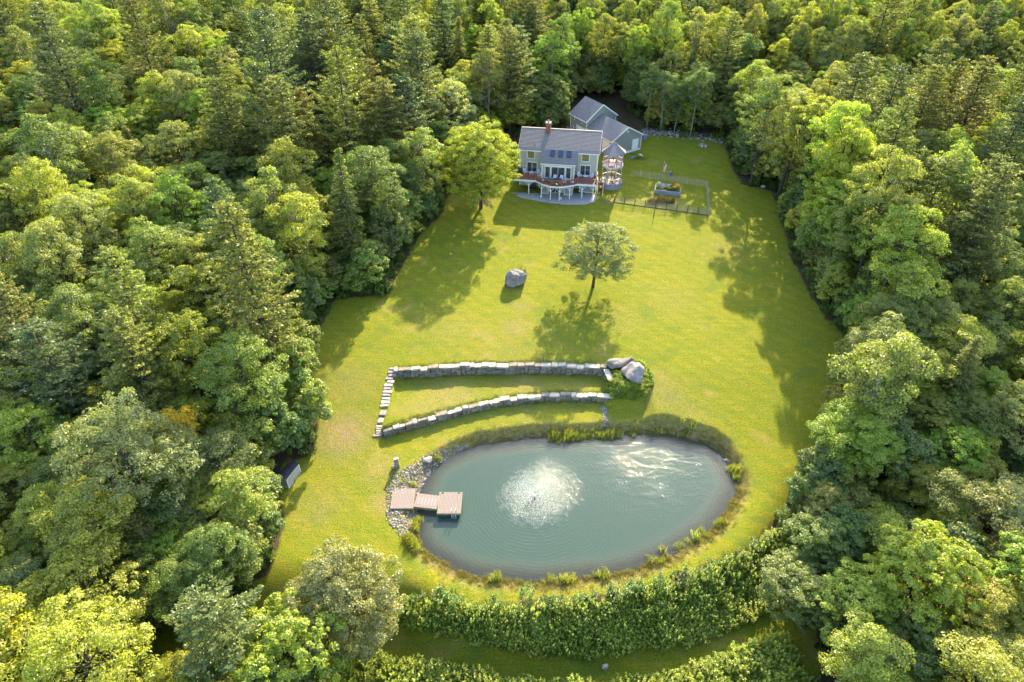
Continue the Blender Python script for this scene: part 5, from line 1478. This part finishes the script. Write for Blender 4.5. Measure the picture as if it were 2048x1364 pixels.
# ------------------------------------------------------------------ deck
DKZ = 2.75
dp = [loc(*gp(a, b, DKZ - 0.15)) for a, b in [(1036, 360), (1071, 362), (1084, 369), (1101, 373.5), (1122, 374.5), (1140, 372.5), (1155, 369), (1187, 371)]]
dp[0] = (-0.6, dp[0][1]); dp[-1] = (14.1, dp[-1][1])
deck = thing('deck', 'raised red-brown wooden deck with bowed front, white skirt board and braced white posts', 'deck', (HX, HY, 0), HR)
poly = dp + [(14.1, -0.02), (-0.6, -0.02)]
MB().prism(poly, DKZ - 0.16, DKZ - 0.04).build('joist_frame', M['dark'], deck)
# boards run across, cut to the outline
PD = np.array(poly)
yv = min(p[1] for p in poly) + 0.08
while yv < -0.05:
    xs = []
    n = len(poly)
    for i in range(n):
        (xa, ya), (xb, yb) = poly[i], poly[(i + 1) % n]
        if (ya > yv) != (yb > yv): xs.append(xa + (xb - xa) * (yv - ya) / (yb - ya))
    xs.sort()
    for i in range(0, len(xs) - 1, 2):
        a, b_ = xs[i], xs[i + 1]
        spans = [(a, b_)]
        if yv > BV - 0.12: spans = [(a, min(b_, BX0 - 0.1)), (max(a, BX1 + 0.1), b_)]
        for (p, q) in spans:
            if q - p > 0.3: MB().box(p, q, yv - 0.068, yv + 0.068, DKZ - 0.038, DKZ).build('deck_board', M['deck_wood'], deck)
    yv += 0.15
sk = MB()
for i in range(len(dp) - 1): sk.beam((dp[i][0], dp[i][1] - 0.04, DKZ - 0.16), (dp[i + 1][0], dp[i + 1][1] - 0.04, DKZ - 0.16), 0.05, 0.30)
sk.beam((14.15, dp[-1][1], DKZ - 0.16), (14.15, -0.1, DKZ - 0.16), 0.05, 0.3); sk.beam((-0.65, dp[0][1], DKZ - 0.16), (-0.65, -0.1, DKZ - 0.16), 0.05, 0.3)
sk.build('skirt_board', M['white_paint'], deck)
posts = [loc(*gp(a, b, 0)) for a, b in [(1058, 386), (1083, 393), (1101, 397), (1119, 397.5), (1139, 397), (1163, 397), (1186, 390)]]
for k, (a, b_) in enumerate(posts):
    b_ = max(b_, -5.6)
    i = min(range(len(dp) - 1), key=lambda i: abs((dp[i][0] + dp[i + 1][0]) / 2 - a))
    (xa, ya), (xb, yb) = dp[i], dp[i + 1]; yy = ya + (yb - ya) * (a - xa) / (xb - xa) + 0.15
    yy = max(min(yy, max(ya, yb)), min(ya, yb))
    ps = MB(); ps.box(a - 0.07, a + 0.07, yy - 0.07, yy + 0.07, 0, DKZ - 0.3).build('post', M['white_paint'], deck)
    br = MB()
    for s_ in (-1, 1): br.beam((a + s_ * 0.05, yy, DKZ - 1.1), (a + s_ * 0.65, yy, DKZ - 0.32), 0.07)
    br.build('brace', M['white_paint'], deck)
# railing
def railing(parent, pts, z, h=0.95, mat='rail_wood', bmat='rail_wood', gap=0.3, postgap=1.8):
    for i in range(len(pts) - 1):
        a, b_ = Vector((*pts[i], 0)), Vector((*pts[i + 1], 0))
        MB().beam(a + Vector((0, 0, z + h)), b_ + Vector((0, 0, z + h)), 0.12, 0.05).build('handrail', M[mat], parent)
        bl = MB(); bl.beam(a + Vector((0, 0, z + 0.12)), b_ + Vector((0, 0, z + 0.12)), 0.05)
        L_ = (b_ - a).length; n = max(1, int(L_ / gap))
        for k in range(n):
            p = a.lerp(b_, (k + 0.5) / n); bl.box(p.x - 0.017, p.x + 0.017, p.y - 0.017, p.y + 0.017, z + 0.12, z + h)
        bl.build('baluster', M[bmat], parent)
        n = max(1, round(L_ / postgap))
        for k in range(n):
            p = a.lerp(b_, k / n); MB().box(p.x - 0.05, p.x + 0.05, p.y - 0.05, p.y + 0.05, z - 0.3, z + h + 0.08).build('rail_post', M[mat], parent)
railing(deck, [(-0.55, -0.1)] + [(p[0], p[1] + 0.06) for p in dp] + [(14.05, -0.1)], DKZ)

# things on the deck: chairs, tables, grill, pots
def deck_chair(label, x, y, rz, mat='grey_plastic', z=DKZ, base=house, grp='chairs on the deck'):
    wx = HX + x * hc_ - y * hs_; wy = HY + x * hs_ + y * hc_
    t = thing('chair', label, 'chair', (wx, wy, z), HR + rz, grp)
    MB().slab([(-.28, -.28, .40), (.28, -.28, .40), (.28, .22, .36), (-.28, .22, .36)], 0.04).build('seat', M[mat], t)
    MB().slab([(-.26, .22, .36), (.26, .22, .36), (.28, .45, .98), (-.28, .45, .98)], 0.04).build('backrest', M[mat], t)
    for sx in (-1, 1):
        MB().box(sx * .33 - .06, sx * .33 + .06, -.3, .35, .58, .62).build('armrest', M[mat], t)
        MB().box(sx * .3 - .03, sx * .3 + .03, -.28, -.2, 0, .58).build('leg', M[mat], t)
        MB().box(sx * .3 - .03, sx * .3 + .03, .2, .28, 0, .58).build('leg', M[mat], t)
    return t
def table(label, x, y, rad, h, mat, z=DKZ):
    wx = HX + x * hc_ - y * hs_; wy = HY + x * hs_ + y * hc_
    t = thing('table', label, 'table', (wx, wy, z), HR)
    MB().tube([(0, 0, h - .03), (0, 0, h)], rad, 14).build('tabletop', M[mat], t)
    for k in range(4):
        a = k * 1.571 + 0.78; MB().box(rad * .65 * math.cos(a) - .03, rad * .65 * math.cos(a) + .03, rad * .65 * math.sin(a) - .03, rad * .65 * math.sin(a) + .03, 0, h - .03).build('leg', M[mat], t)
deck_chair('pale grey chair left of the table before the left sliding door', 1.1, -1.0, 0.6)
deck_chair('pale grey chair between the left table and the bay', 3.3, -1.0, -0.5)
deck_chair('pale chair turned to the side at the left end of the bay', 3.75, -2.0, -0.9)
table('small round grey table in front of the left sliding door', 2.25, -1.2, 0.5, 0.55, 'grey_plastic')
table('long dark table laid for a meal in front of the bay doors', 7.2, -4.0, 0.8, 0.72, 'dark')
for k, (x, y, r_) in enumerate([(5.9, -3.6, 1.3), (8.4, -3.8, -1.2), (6.6, -4.9, 2.9), (7.8, -4.9, 3.4), (6.7, -3.0, 0.1), (7.8, -3.0, -0.1)]):
    deck_chair(['teal dining chair at the left end of the laid table', 'grey dining chair at the right end of the laid table', 'brown chair at the front left of the laid table', 'brown chair at the front right of the laid table', 'grey chair at the back left of the laid table', 'grey chair at the back right of the laid table'][k], x, y, r_, ['teal', 'grey_plastic', 'rail_wood', 'rail_wood', 'grey_plastic', 'grey_plastic'][k])
deck_chair('pale grey chair left of the table before the right sliding door', 10.9, -1.1, 0.5)
deck_chair('pale grey chair right of the table before the right sliding door', 13.0, -1.2, -0.6)
table('small round table in front of the right sliding door', 12.0, -1.3, 0.5, 0.55, 'grey_plastic')
def world_h(x, y): return (HX + x * hc_ - y * hs_, HY + x * hs_ + y * hc_)
gx, gy = world_h(0.2, -0.9)
g = thing('grill', 'black barbecue grill at the left end of the deck', 'grill', (gx, gy, DKZ), HR)
MB().box(-.4, .4, -.25, .25, .15, .8).build('cart', M['dark'], g)
MB().tube([(-.4, 0, .85), (.4, 0, .85)], 0.27, 10).build('lid', M['dark'], g)
for sx in (-1, 1): MB().box(sx * .62 - .2, sx * .62 + .2, -.22, .22, .76, .8).build('side_shelf', M['grey_plastic'], g)
for k, (x, y) in enumerate([(4.6, -3.9), (9.9, -4.0), (7.2, -5.3)]):
    x, y = world_h(x, y)
    t = thing('flower_pot', ['pot of pale flowers at the left bend of the deck rail', 'pot of pale flowers at the right bend of the deck rail', 'pot of pale flowers at the middle of the bowed deck rail'][k], 'flower pot', (x, y, DKZ), 0)
    MB().tube([(0, 0, 0), (0, 0, .35)], [.14, .2], 10).build('pot', M['rail_wood'], t)
    o = link_mesh('flowers', rock_mesh('flowers', M['white_flower'], 2, .22, .22, .18, 0.5, seed=80 + k), t); o.location = (0, 0, .45)
# under the deck: lattice screens in white frames, a bench
for k, (x0, x1, v) in enumerate([(4.3, 5.6, BV - 0.6), (8.4, 9.9, BV - 0.6), (11.0, 13.6, -1.2)]):
    x, y = world_h(x0, v)
    t = thing('screen_panel', ['white-framed grey screen left of the basement door', 'white-framed grey screen right of the basement door', 'wide white-framed screen under the right end of the deck'][k], 'screen', (x, y, 0.03), HR)
    W_ = x1 - x0; f = MB()
    f.box(0, W_, -.04, .04, .05, .15); f.box(0, W_, -.04, .04, 1.25, 1.35); f.box(0, .1, -.04, .04, .15, 1.25); f.box(W_ - .1, W_, -.04, .04, .15, 1.25)
    f.build('frame', M['white_paint'], t); MB().box(.1, W_ - .1, -.015, .015, .15, 1.25).build('panel', M['siding_green'], t)
    lg = MB(); lg.box(0.02, .1, -.04, .04, 0, .05); lg.box(W_ - .1, W_ - .02, -.04, .04, 0, .05); lg.build('foot', M['white_paint'], t)
x, y = world_h(2.6, -1.6)
t = thing('bench', 'dark garden bench on the patio under the left part of the deck', 'bench', (x, y, 0.05), HR)
MB().box(-.7, .7, -.25, .25, .38, .44).build('seat', M['dark'], t); MB().box(-.7, .7, .2, .26, .5, .95).build('backrest', M['dark'], t)
for sx in (-1, 1): MB().box(sx * .62 - .04, sx * .62 + .04, -.22, .24, 0, .38).build('leg', M['dark'], t)
for k, (px, py) in enumerate([(1082, 392.5), (1121, 397)]):
    x, y = gp(px, py, 0)
    t = thing('lantern', ['white pot lantern at the foot of the second deck post', 'small white lantern at the foot of the middle deck post'][k], 'lantern', (x, y - 0.35, 0.05), 0)
    MB().tube([(0, 0, 0), (0, 0, .1), (0, 0, .38)], [.16, .19, .1], 8).build('lantern_body', M['white_paint'], t)
    MB().tube([(0, 0, .38), (0, 0, .48)], [.12, .02], 8).build('lantern_cap', M['grey_plastic'], t)

# ------------------------------------------------------------------ the gazebo tower
GZX, GZY = 18.2, 117.0
gz0 = gh(GZX, GZY)
gz = thing('gazebo_tower', 'octagonal two-level gazebo tower with pinkish grey roof, stair core and round stone base', 'gazebo', (GZX, GZY, gz0), R(22.5) + HR)
def octo(r, z, off=0): return [(r * math.cos(k * math.pi / 4 + off), r * math.sin(k * math.pi / 4 + off), z) for k in range(8)]
base = MB(); base.tube([(0, -0.0, -0.5), (0, 0, 0.85)], [2.15, 2.05], 16); base.build('stone_base', M['timber_grey'], gz)
MB().tube([(0, 0, 0.852), (0, 0, 0.90)], 1.98, 16).build('base_floor', M['granite_pink'], gz)
ringp = octo(1.85, 0)
for p in ringp: MB().box(p[0] - .06, p[0] + .06, p[1] - .06, p[1] + .06, 0.9, 6.45).build('post', M['post_grey'], gz)
for zf, nm in ((2.75, 'lower_deck'), (4.15, 'upper_deck')):
    if zf < 3:
        continue
    q = octo(1.95, zf)
    MB().prism([(p[0], p[1]) for p in q], zf - 0.12, zf).build('upper_floor', M['deck_wood'], gz)
    for k in range(8): MB().beam(Vector(octo(1.98, zf - 0.15)[k]), Vector(octo(1.98, zf - 0.15)[(k + 1) % 8]), 0.06, 0.28).build('rim_board', M['lavender'], gz)
for k in range(8):
    a, b_ = Vector(octo(1.85, 0)[k]), Vector(octo(1.85, 0)[(k + 1) % 8])
    MB().beam(a + Vector((0, 0, 5.0)), b_ + Vector((0, 0, 5.0)), 0.09, 0.06).build('handrail', M['lavender'], gz)
    bl = MB()
    for q in range(7):
        p = a.lerp(b_, (q + 0.5) / 7); bl.box(p.x - .035, p.x + .035, p.y - .035, p.y + .035, 4.2, 4.97)
    bl.build('baluster', M['lavender'], gz)
    MB().beam(a + Vector((0, 0, 6.40)), b_ + Vector((0, 0, 6.40)), 0.1, 0.18).build('eave_beam', M['white_paint'], gz)
    for e, f_ in ((a, b_), (b_, a)):
        d = (f_ - e).normalized()
        MB().beam(e + Vector((0, 0, 3.3)), e + d * 0.55 + Vector((0, 0, 3.95)), 0.06).build('brace', M['white_paint'], gz)
        MB().beam(e + Vector((0, 0, 1.7)), e + d * 0.45 + Vector((0, 0, 1.25)), 0.05).build('brace', M['white_paint'], gz)
        MB().beam(e + Vector((0, 0, 5.8)), e + d * 0.45 + Vector((0, 0, 6.3)), 0.06).build('brace', M['white_paint'], gz)
    MB().beam(a + Vector((0, 0, 1.75)), b_ + Vector((0, 0, 1.75)), 0.07, 0.05).build('handrail', M['white_paint'], gz)
ro = octo(2.3, 6.45); apx = (0, 0, 8.15)
for k in range(8):
    a, b_ = ro[k], ro[(k + 1) % 8]
    MB().slab([apx, a, b_], 0.06).build('roof_panel', M['cedar_roof'] if k % 2 else M['shingle'], gz)
    MB().beam(Vector(a) + Vector((0, 0, .03)), Vector(apx) + Vector((0, 0, .03)), 0.09, 0.06).build('hip_ridge', M['granite_pink'], gz)
MB().tube([(0, 0, 8.1), (0, 0, 8.35), (0, 0, 8.5)], [0.12, 0.14, 0.02], 8).build('finial', M['granite_pink'], gz)
# spiral stair in the core
core = MB().tube([(0, 0, 0.9), (0, 0, 4.1)], 0.09, 8).build('stair_pole', M['deck_wood'], gz)
for k in range(15):
    a = k * 0.42 - 1.9; z = 1.05 + k * 0.205
    MB().slab([(0.08 * math.cos(a + 0.2), 0.08 * math.sin(a + 0.2), z), (0.95 * math.cos(a), 0.95 * math.sin(a), z), (0.95 * math.cos(a + 0.42), 0.95 * math.sin(a + 0.42), z)], 0.05).build('stair_tread', M['deck_wood'], gz)
for k, a in enumerate((0.6, 2.2, 3.7, 5.2)):
    x, y = GZX + 1.25 * math.cos(a), GZY + 1.25 * math.sin(a)
    t = deck_chair(['pale chair on the house side of the gazebo base', 'pale chair at the back of the gazebo base', 'pale chair at the front left of the gazebo base', 'pale chair at the front right of the gazebo base'][k], 0, 0, 0, 'timber_grey', grp='chairs on the gazebo base')
    t.location = (x, y, gz0 + 0.9); t.rotation_euler = (0, 0, a - 1.57); t.scale = (0.85,) * 3
t = thing('table', 'white round table with flowers on the upper floor of the gazebo', 'table', (GZX, GZY - 0.3, gz0 + 4.16), 0)
MB().tube([(0, 0, .68), (0, 0, .72)], 0.5, 14).build('tabletop', M['white_paint'], t); MB().tube([(0, 0, 0), (0, 0, .68)], 0.06, 8).build('leg', M['white_paint'], t)
o = link_mesh('flower_bunch', rock_mesh('flower_bunch', M['red_cloth'], 2, .16, .16, .2, 0.5, seed=90)); o.location = (GZX, GZY - 0.3, gz0 + 4.16 + .88)
tag(o, 'small bunch of red and pale flowers on the gazebo table', 'flowers')
# stair from the deck end to the ground beside the gazebo
x, y = world_h(14.3, -2.4)
st = thing('deck_stairs', 'white-railed wooden stairs at the gazebo end of the deck', 'stairs', (x, y, 0), HR)
for k in range(12): MB().box(0.0, 0.95, 0.1 + 0.23 * k, 0.36 + 0.23 * k, 2.65 - 0.2 * k - 0.04, 2.65 - 0.2 * k).build('tread', M['deck_wood'], st)
for sx in (0.0, 0.97):
    MB().beam((sx, 0.1, 2.55), (sx, 2.9, 0.15), 0.05, 0.25).build('stringer', M['white_paint'], st)
    MB().beam((sx, 0.1, 3.5), (sx, 2.9, 1.15), 0.06, 0.06).build('handrail', M['white_paint'], st)
    for yy, zt_ in ((0.15, 3.5), (1.5, 2.35), (2.85, 1.2)): MB().box(sx - .04, sx + .04, yy - .04, yy + .04, zt_ - 3.4 if zt_ > 3.4 else max(0, zt_ - 2.3), zt_).build('newel_post', M['white_paint'], st)

# ------------------------------------------------------------------ garage: two joined blocks
GR = R(31.0)
gb = thing('garage', 'green-grey garage in two stepped gabled blocks with white trim behind the house', 'garage', (22.3, 128.4, 2.0), GR)
# local x = across the gable, local y = back along the ridge
def block(px0, px1, y0, y1, ez0, ez1, rx, rz, wallmat, nm):
    b = MB(); b.add([(px0, y0, -2), (px1, y0, -2), (px1, y1, -2), (px0, y1, -2), (px0, y0, ez0), (px1, y0, ez1), (px1, y1, ez1), (px0, y1, ez0), (rx, y0, rz), (rx, y1, rz)],
                     [(0, 1, 5, 8, 4), (2, 3, 7, 9, 6), (1, 2, 6, 5), (3, 0, 4, 7), (0, 3, 2, 1), (4, 8, 9, 7), (8, 5, 6, 9)])
    b.build(nm + '_wall', M[wallmat], gb)
    o_ = 0.3; r_ = MB()
    sl0 = (rz - ez0) / (rx - px0); sl1 = (rz - ez1) / (px1 - rx)
    r_.slab([(rx, y0 - o_, rz + .12), (rx, y1 + o_, rz + .12), (px0 - o_, y1 + o_, ez0 - sl0 * o_ + .12), (px0 - o_, y0 - o_, ez0 - sl0 * o_ + .12)], 0.1)
    r_.slab([(rx, y1 + o_, rz + .12), (rx, y0 - o_, rz + .12), (px1 + o_, y0 - o_, ez1 - sl1 * o_ + .12), (px1 + o_, y1 + o_, ez1 - sl1 * o_ + .12)], 0.1)
    rr = r_.build(nm + '_roof', M['shingle'], gb)
    t_ = MB()
    for yy in (y0 - o_ - 0.02,):
        t_.beam((px0 - o_, yy, ez0 - sl0 * o_ + .05), (rx, yy, rz + .05), 0.05, 0.22); t_.beam((rx, yy, rz + .05), (px1 + o_, yy, ez1 - sl1 * o_ + .05), 0.05, 0.22)
    t_.box(px0 - .05, px0 + .05, y0 - .05, y0 + .05, -0.4, ez0 - .05); t_.box(px1 - .05, px1 + .05, y0 - .05, y0 + .05, -0.4, ez1 - .05)
    t_.box(px0 - .05, px0 + .05, y1 - .05, y1 + .05, -0.4, ez0 - .05)
    t_.beam((px0 - o_ - .02, y0 - o_, ez0 - sl0 * o_ + .02), (px0 - o_ - .02, y1 + o_, ez0 - sl0 * o_ + .02), 0.05, 0.16)
    t_.build(nm + '_trim', M['white_paint'], gb)
block(-3.6, 3.6, 0.0, 8.2, 2.7, 2.7, -0.1, 4.75, 'siding_green', 'front_block')
block(-3.7, 3.6, 8.3, 13.8, 4.0, 4.0, -0.1, 6.6, 'siding_green', 'rear_block')
MB().box(1.45, 2.95, -0.06, -0.004, -0.05, 2.0).build('door', M['white_paint'], gb)
MB().box(-3.6, 3.6, -0.05, -0.003, -0.5, -0.12).build('base_trim', M['white_paint'], gb)
MB().tube([(0.0, -0.02, 3.9), (0.0, -0.07, 3.9)], 0.22, 12).build('gable_vent', M['white_paint'], gb)
for (y0, y1, z1) in ((0.7, 2.9, 2.2), (3.8, 6.0, 2.2)):
    MB().box(-3.66, -3.604, y0, y1, 0.05, z1).build('garage_door', M['white_paint'], gb)
MB().box(-3.76, -3.704, 9.0, 11.6, 0.05, 2.3).build('garage_door', M['white_paint'], gb)
for (yy, zz) in ((12.6, 3.3), (10.0, 3.3), (12.8, 1.3)):
    fr = MB().tube([(-3.79, yy, zz), (-3.704, yy, zz)], 0.34, 16).build('round_window', M['white_paint'], gb)
    MB().tube([(-3.80, yy, zz), (-3.791, yy, zz)], 0.22, 16).build('pane', M['glass'], fr)
# stacked firewood by the garage corner
x, y, z = at(1284, 283)
wp = thing('wood_pile', 'grey stack of firewood against the right corner of the garage', 'wood pile', (x + 0.2, y + 0.8, z), GR)
lm = MB().tube([(0, -0.45, 0), (0, 0.45, 0)], 0.10, 7).mesh('log', M['timber_grey'])
for r_ in range(6):
    for k in range(5):
        o = link_mesh('log', lm, wp); o.location = (0.2 * k + (0.1 if r_ % 2 else 0), RS.normal() * 0.03, 0.1 + r_ * 0.18)

# ------------------------------------------------------------------ fenced garden
F1, F2, F3, F4 = [at(*p)[:2] for p in ((1228, 405), (1417, 431), (1412, 374), (1262, 351))]
fence = thing('garden_fence', 'thin post and wire mesh fence round the garden beside the gazebo', 'fence', (F1[0], F1[1], gh(*F1)), 0)
fz = fence.location.z
def mat_mesh():
    m, nt, N, L = newmat('wire_mesh')
    out = N.new('ShaderNodeOutputMaterial'); tr_ = N.new('ShaderNodeBsdfTransparent'); d = N.new('ShaderNodeBsdfDiffuse'); d.inputs[0].default_value = (0.34, 0.28, 0.22, 1)
    mx = N.new('ShaderNodeMixShader'); tc = N.new('ShaderNodeTexCoord'); ck = N.new('ShaderNodeTexBrick')
    mp = N.new('ShaderNodeMapping'); L.new(tc.outputs['UV'], mp.inputs[0]); L.new(mp.outputs[0], ck.inputs[0])
    ck.offset = 0; ck.inputs['Scale'].default_value = 1.0; ck.inputs['Mortar Size'].default_value = 0.008; ck.inputs['Brick Width'].default_value = 0.1; ck.inputs['Row Height'].default_value = 0.1
    L.new(ck.outputs['Fac'], mx.inputs[0]); L.new(tr_.outputs[0], mx.inputs[1]); L.new(d.outputs[0], mx.inputs[2]); L.new(mx.outputs[0], out.inputs[0])
    return m
M['wire'] = mat_mesh()
pm = MB().box(-.045, .045, -.045, .045, -0.3, 1.32).mesh('post', M['gate_post']); pm2 = MB().box(-.05, .05, -.05, .05, -0.3, 1.35).mesh('post', M['post_grey'])
for (a, b_, n, mm) in ((F1, F2, 9, pm), (F2, F3, 8, pm2), (F3, F4, 8, pm2)):
    a, b_ = np.array(a), np.array(b_)
    for k in range(n):
        p = a + (b_ - a) * k / n; z = gh(*p)
        o = link_mesh('post', mm, fence); o.location = (p[0] - F1[0], p[1] - F1[1], z - fz); o.rotation_euler = (RS.normal() * .02, RS.normal() * .02, 0.3)
        q = a + (b_ - a) * (k + 1) / n; z2 = gh(*q)
        me = bpy.data.meshes.new('wire_panel'); L_ = float(np.linalg.norm(q - p))
        v = [(p[0] - F1[0], p[1] - F1[1], z - fz + .05), (q[0] - F1[0], q[1] - F1[1], z2 - fz + .05), (q[0] - F1[0], q[1] - F1[1], z2 - fz + 1.2), (p[0] - F1[0], p[1] - F1[1], z - fz + 1.2)]
        me.from_pydata(v, [], [(0, 1, 2, 3)]); uv = me.uv_layers.new(name='UVMap')
        for i_, c_uv in enumerate(((0, 0), (L_, 0), (L_, 1.15), (0, 1.15))): uv.data[i_].uv = c_uv
        me.materials.append(M['wire']); link_mesh('wire_panel', me, fence)
        if mm is pm2: continue
        rb = MB(); rb.beam(v[0], v[1], 0.07, 0.10); rb.build('bottom_rail', M['gate_post'], fence)
# raised planter
c4 = [np.array(at(*p)[:2]) for p in ((1308, 387), (1360, 393), (1363, 378), (1310, 372))]
pc = sum(c4) / 4; pang = math.atan2(c4[1][1] - c4[0][1], c4[1][0] - c4[0][0]); PW = float(np.linalg.norm(c4[1] - c4[0])); PL = 3.0; pz = gh(*pc)
pl = thing('raised_planter', 'raised grey timber garden bed planted with flowers inside the fence', 'planter', (pc[0], pc[1], pz), pang)
for (x0, x1, y0, y1) in ((-PW / 2, PW / 2, -PL / 2, -PL / 2 + .12), (-PW / 2, PW / 2, PL / 2 - .12, PL / 2), (-PW / 2, -PW / 2 + .12, -PL / 2 + .12, PL / 2 - .12), (PW / 2 - .12, PW / 2, -PL / 2 + .12, PL / 2 - .12)):
    for k in range(4): MB().box(x0, x1, y0, y1, -0.15 + .22 * k, .055 + .22 * k).build('timber', M['timber_grey'], pl)
MB().box(-PW / 2 + .12, PW / 2 - .12, -PL / 2 + .12, PL / 2 - .12, 0, .55).build('soil', M['earth'], pl)
ca, sa = math.cos(pang), math.sin(pang)
def inbed(u, v): return (pc[0] + u * ca - v * sa, pc[1] + u * sa + v * ca)
for k, (u, v, r_, h_, mat, lab) in enumerate([(1.45, 0.75, .62, .5, 'orange', 'large mound of orange-yellow flowers at the garden-end of the raised bed'), (1.1, 0.0, .4, .35, 'orange', 'smaller orange flower mound in front of the large one in the raised bed'), (-0.9, 0.2, .65, .3, 'lavender', 'pale lavender flower mound in the raised bed'),
                                              (0.1, 0.5, .45, .35, 'white_flower', 'pale pinkish flower mound in the middle of the raised bed'), (-1.7, 1.0, .4, .4, 'white_flower', 'whitish flower mound at the house end of the raised bed')]):
    x, y = inbed(u, v)
    nq = 260; dd = unit(nq); dd[:, 2] = abs(dd[:, 2])
    me = quads_mesh('flower_mound', dd * (r_, r_, h_) * RS.uniform(.7, 1.05, (nq, 1)), dd + RS.normal(size=(nq, 3)) * .4, RS.uniform(.10, .2, nq), .8, np.zeros((nq, 2)), M[mat])
    o = link_mesh('flower_mound', me); o.location = (x, y, pz + .80); tag(o, lab, 'flowers')
bedxy = np.array([inbed(RS.uniform(-2.0, 2.0), RS.uniform(-1.2, 1.2)) for _ in range(110)])
scat_plants('bed_plants', 'leafy green plants between the flowers of the raised bed', bedxy, 0.25, 0.5, tn((1.3, 1.3, 1.1), 0.25), zoff=0.6)
# trellis in front: rough woven patch of dry stalks by the fence
xy_ = np.array([at(1297 + RS.rand() * 50, 400 + RS.rand() * 8)[:2] for _ in range(90)])
scat_plants('dry_stalks', 'brown dry stalks along the inside of the front garden fence', xy_, 0.5, 0.9, tn((0.9, 0.65, 0.8), 0.2), libR, idx=RS.randint(0, 2, 90))
# flagpole with a limp flag
fx_, fy_, fz_ = at(1321, 371)
fp = thing('flagpole', 'thin wooden flagpole rising from the back of the raised bed', 'flagpole', (fx_, fy_, fz_), 0)
MB().tube([(0, 0, -.2), (0.1, 0, 4.6)], [.05, .03], 8).build('pole', M['post_grey'], fp)
MB().tube([(0.1, 0, 4.6), (0.1, 0, 4.7)], [.07, .03], 8).build('finial', M['orange'], fp)
fl = thing('flag', 'limp red and white striped flag with blue corner hanging on the flagpole', 'flag', (fx_ + 0.1, fy_, fz_ + 4.4), -0.5)
NS = 13; Hf, Wf = 1.5, 0.55
def fold(u, v):  # u out from the pole, v down
    return (u * Wf * (1 - 0.35 * v), 0.07 * math.sin(u * 9 + v * 2), -v * Hf - u * u * 0.35)
for k in range(NS):
    b = MB()
    for j in range(6):
        u0, u1 = k / NS, (k + 1) / NS; v0, v1 = j / 6, (j + 1) / 6
        b.slab([fold(u0, v0), fold(u1, v0), fold(u1, v1), fold(u0, v1)][::-1], 0.012)
    b.build('stripe', M['red_cloth'] if k % 2 == 0 else M['white_paint'], fl)
b = MB(); 
for k in range(5):
    b.slab([(x_, y_ - 0.02, z_) for x_, y_, z_ in [fold(k / 13, 0), fold((k + 1) / 13, 0), fold((k + 1) / 13, .4), fold(k / 13, .4)]][::-1], 0.008)
b.build('canton', M['blue_cloth'], fl)
# flowers by the gazebo
x, y, z = at(1276, 318)
scat_plants('lawn_flowers', 'yellow-green lily leaves beside the grey rock behind the gazebo', np.array([(x + RS.normal() * .4, y + RS.normal() * .4) for _ in range(14)]), 0.35, 0.6, tn((1.6, 1.5, .6)))
me = rock_mesh('flower_mound', M['white_flower'], 2, .45, .4, .35, 0.4, seed=95); o = link_mesh('flower_mound', me); xx_, yy_, zz_ = at(1281, 313); o.location = (xx_, yy_, zz_ + .2); tag(o, 'whitish flower clump beside the grey rock behind the gazebo', 'flowers')
# thin stake in the lawn above the upper wall, drain cover by the patio
x, y, z = at(1087, 722)
b = MB(); b.box(-.03, .03, -.03, .03, -.2, .9); o = b.build('garden_stake', M['dark']); o.location = (x, y, z); tag(o, 'thin dark stake standing in the lawn above the upper wall', 'stake')
x, y, z = at(1352, 432)
b = MB(); b.box(-.04, .04, -.04, .04, -.2, 1.3); o = b.build('fence_post', M['gate_post']); o.location = (x - 4.0, y - 0.8, z - 0.0); tag(o, 'single dark post standing alone outside the front garden fence', 'post')



# grass growing over the wall tops and at their feet
for nm_, ln_, zo, off in (('upper', UW, 0.0, 0.75), ('curved', LW, 0.0, 0.7)):
    tt_, ff_ = polyline(ln_)
    q = np.array([ff_(RS.rand() * tt_)[0] + (RS.normal() * 0.1, off + abs(RS.normal()) * 0.22) for _ in range(420)] + [ff_(RS.rand() * tt_)[0] + (RS.normal() * 0.1, -0.22 - abs(RS.normal()) * 0.06) for _ in range(160)])
    scat_plants('wall_grass', 'rough grass tufts along the %s stone wall' % nm_, q, 0.5, 1.3, tn((1.1, 1.2, 0.6), 0.2), libR, idx=np.full(len(q), 2))
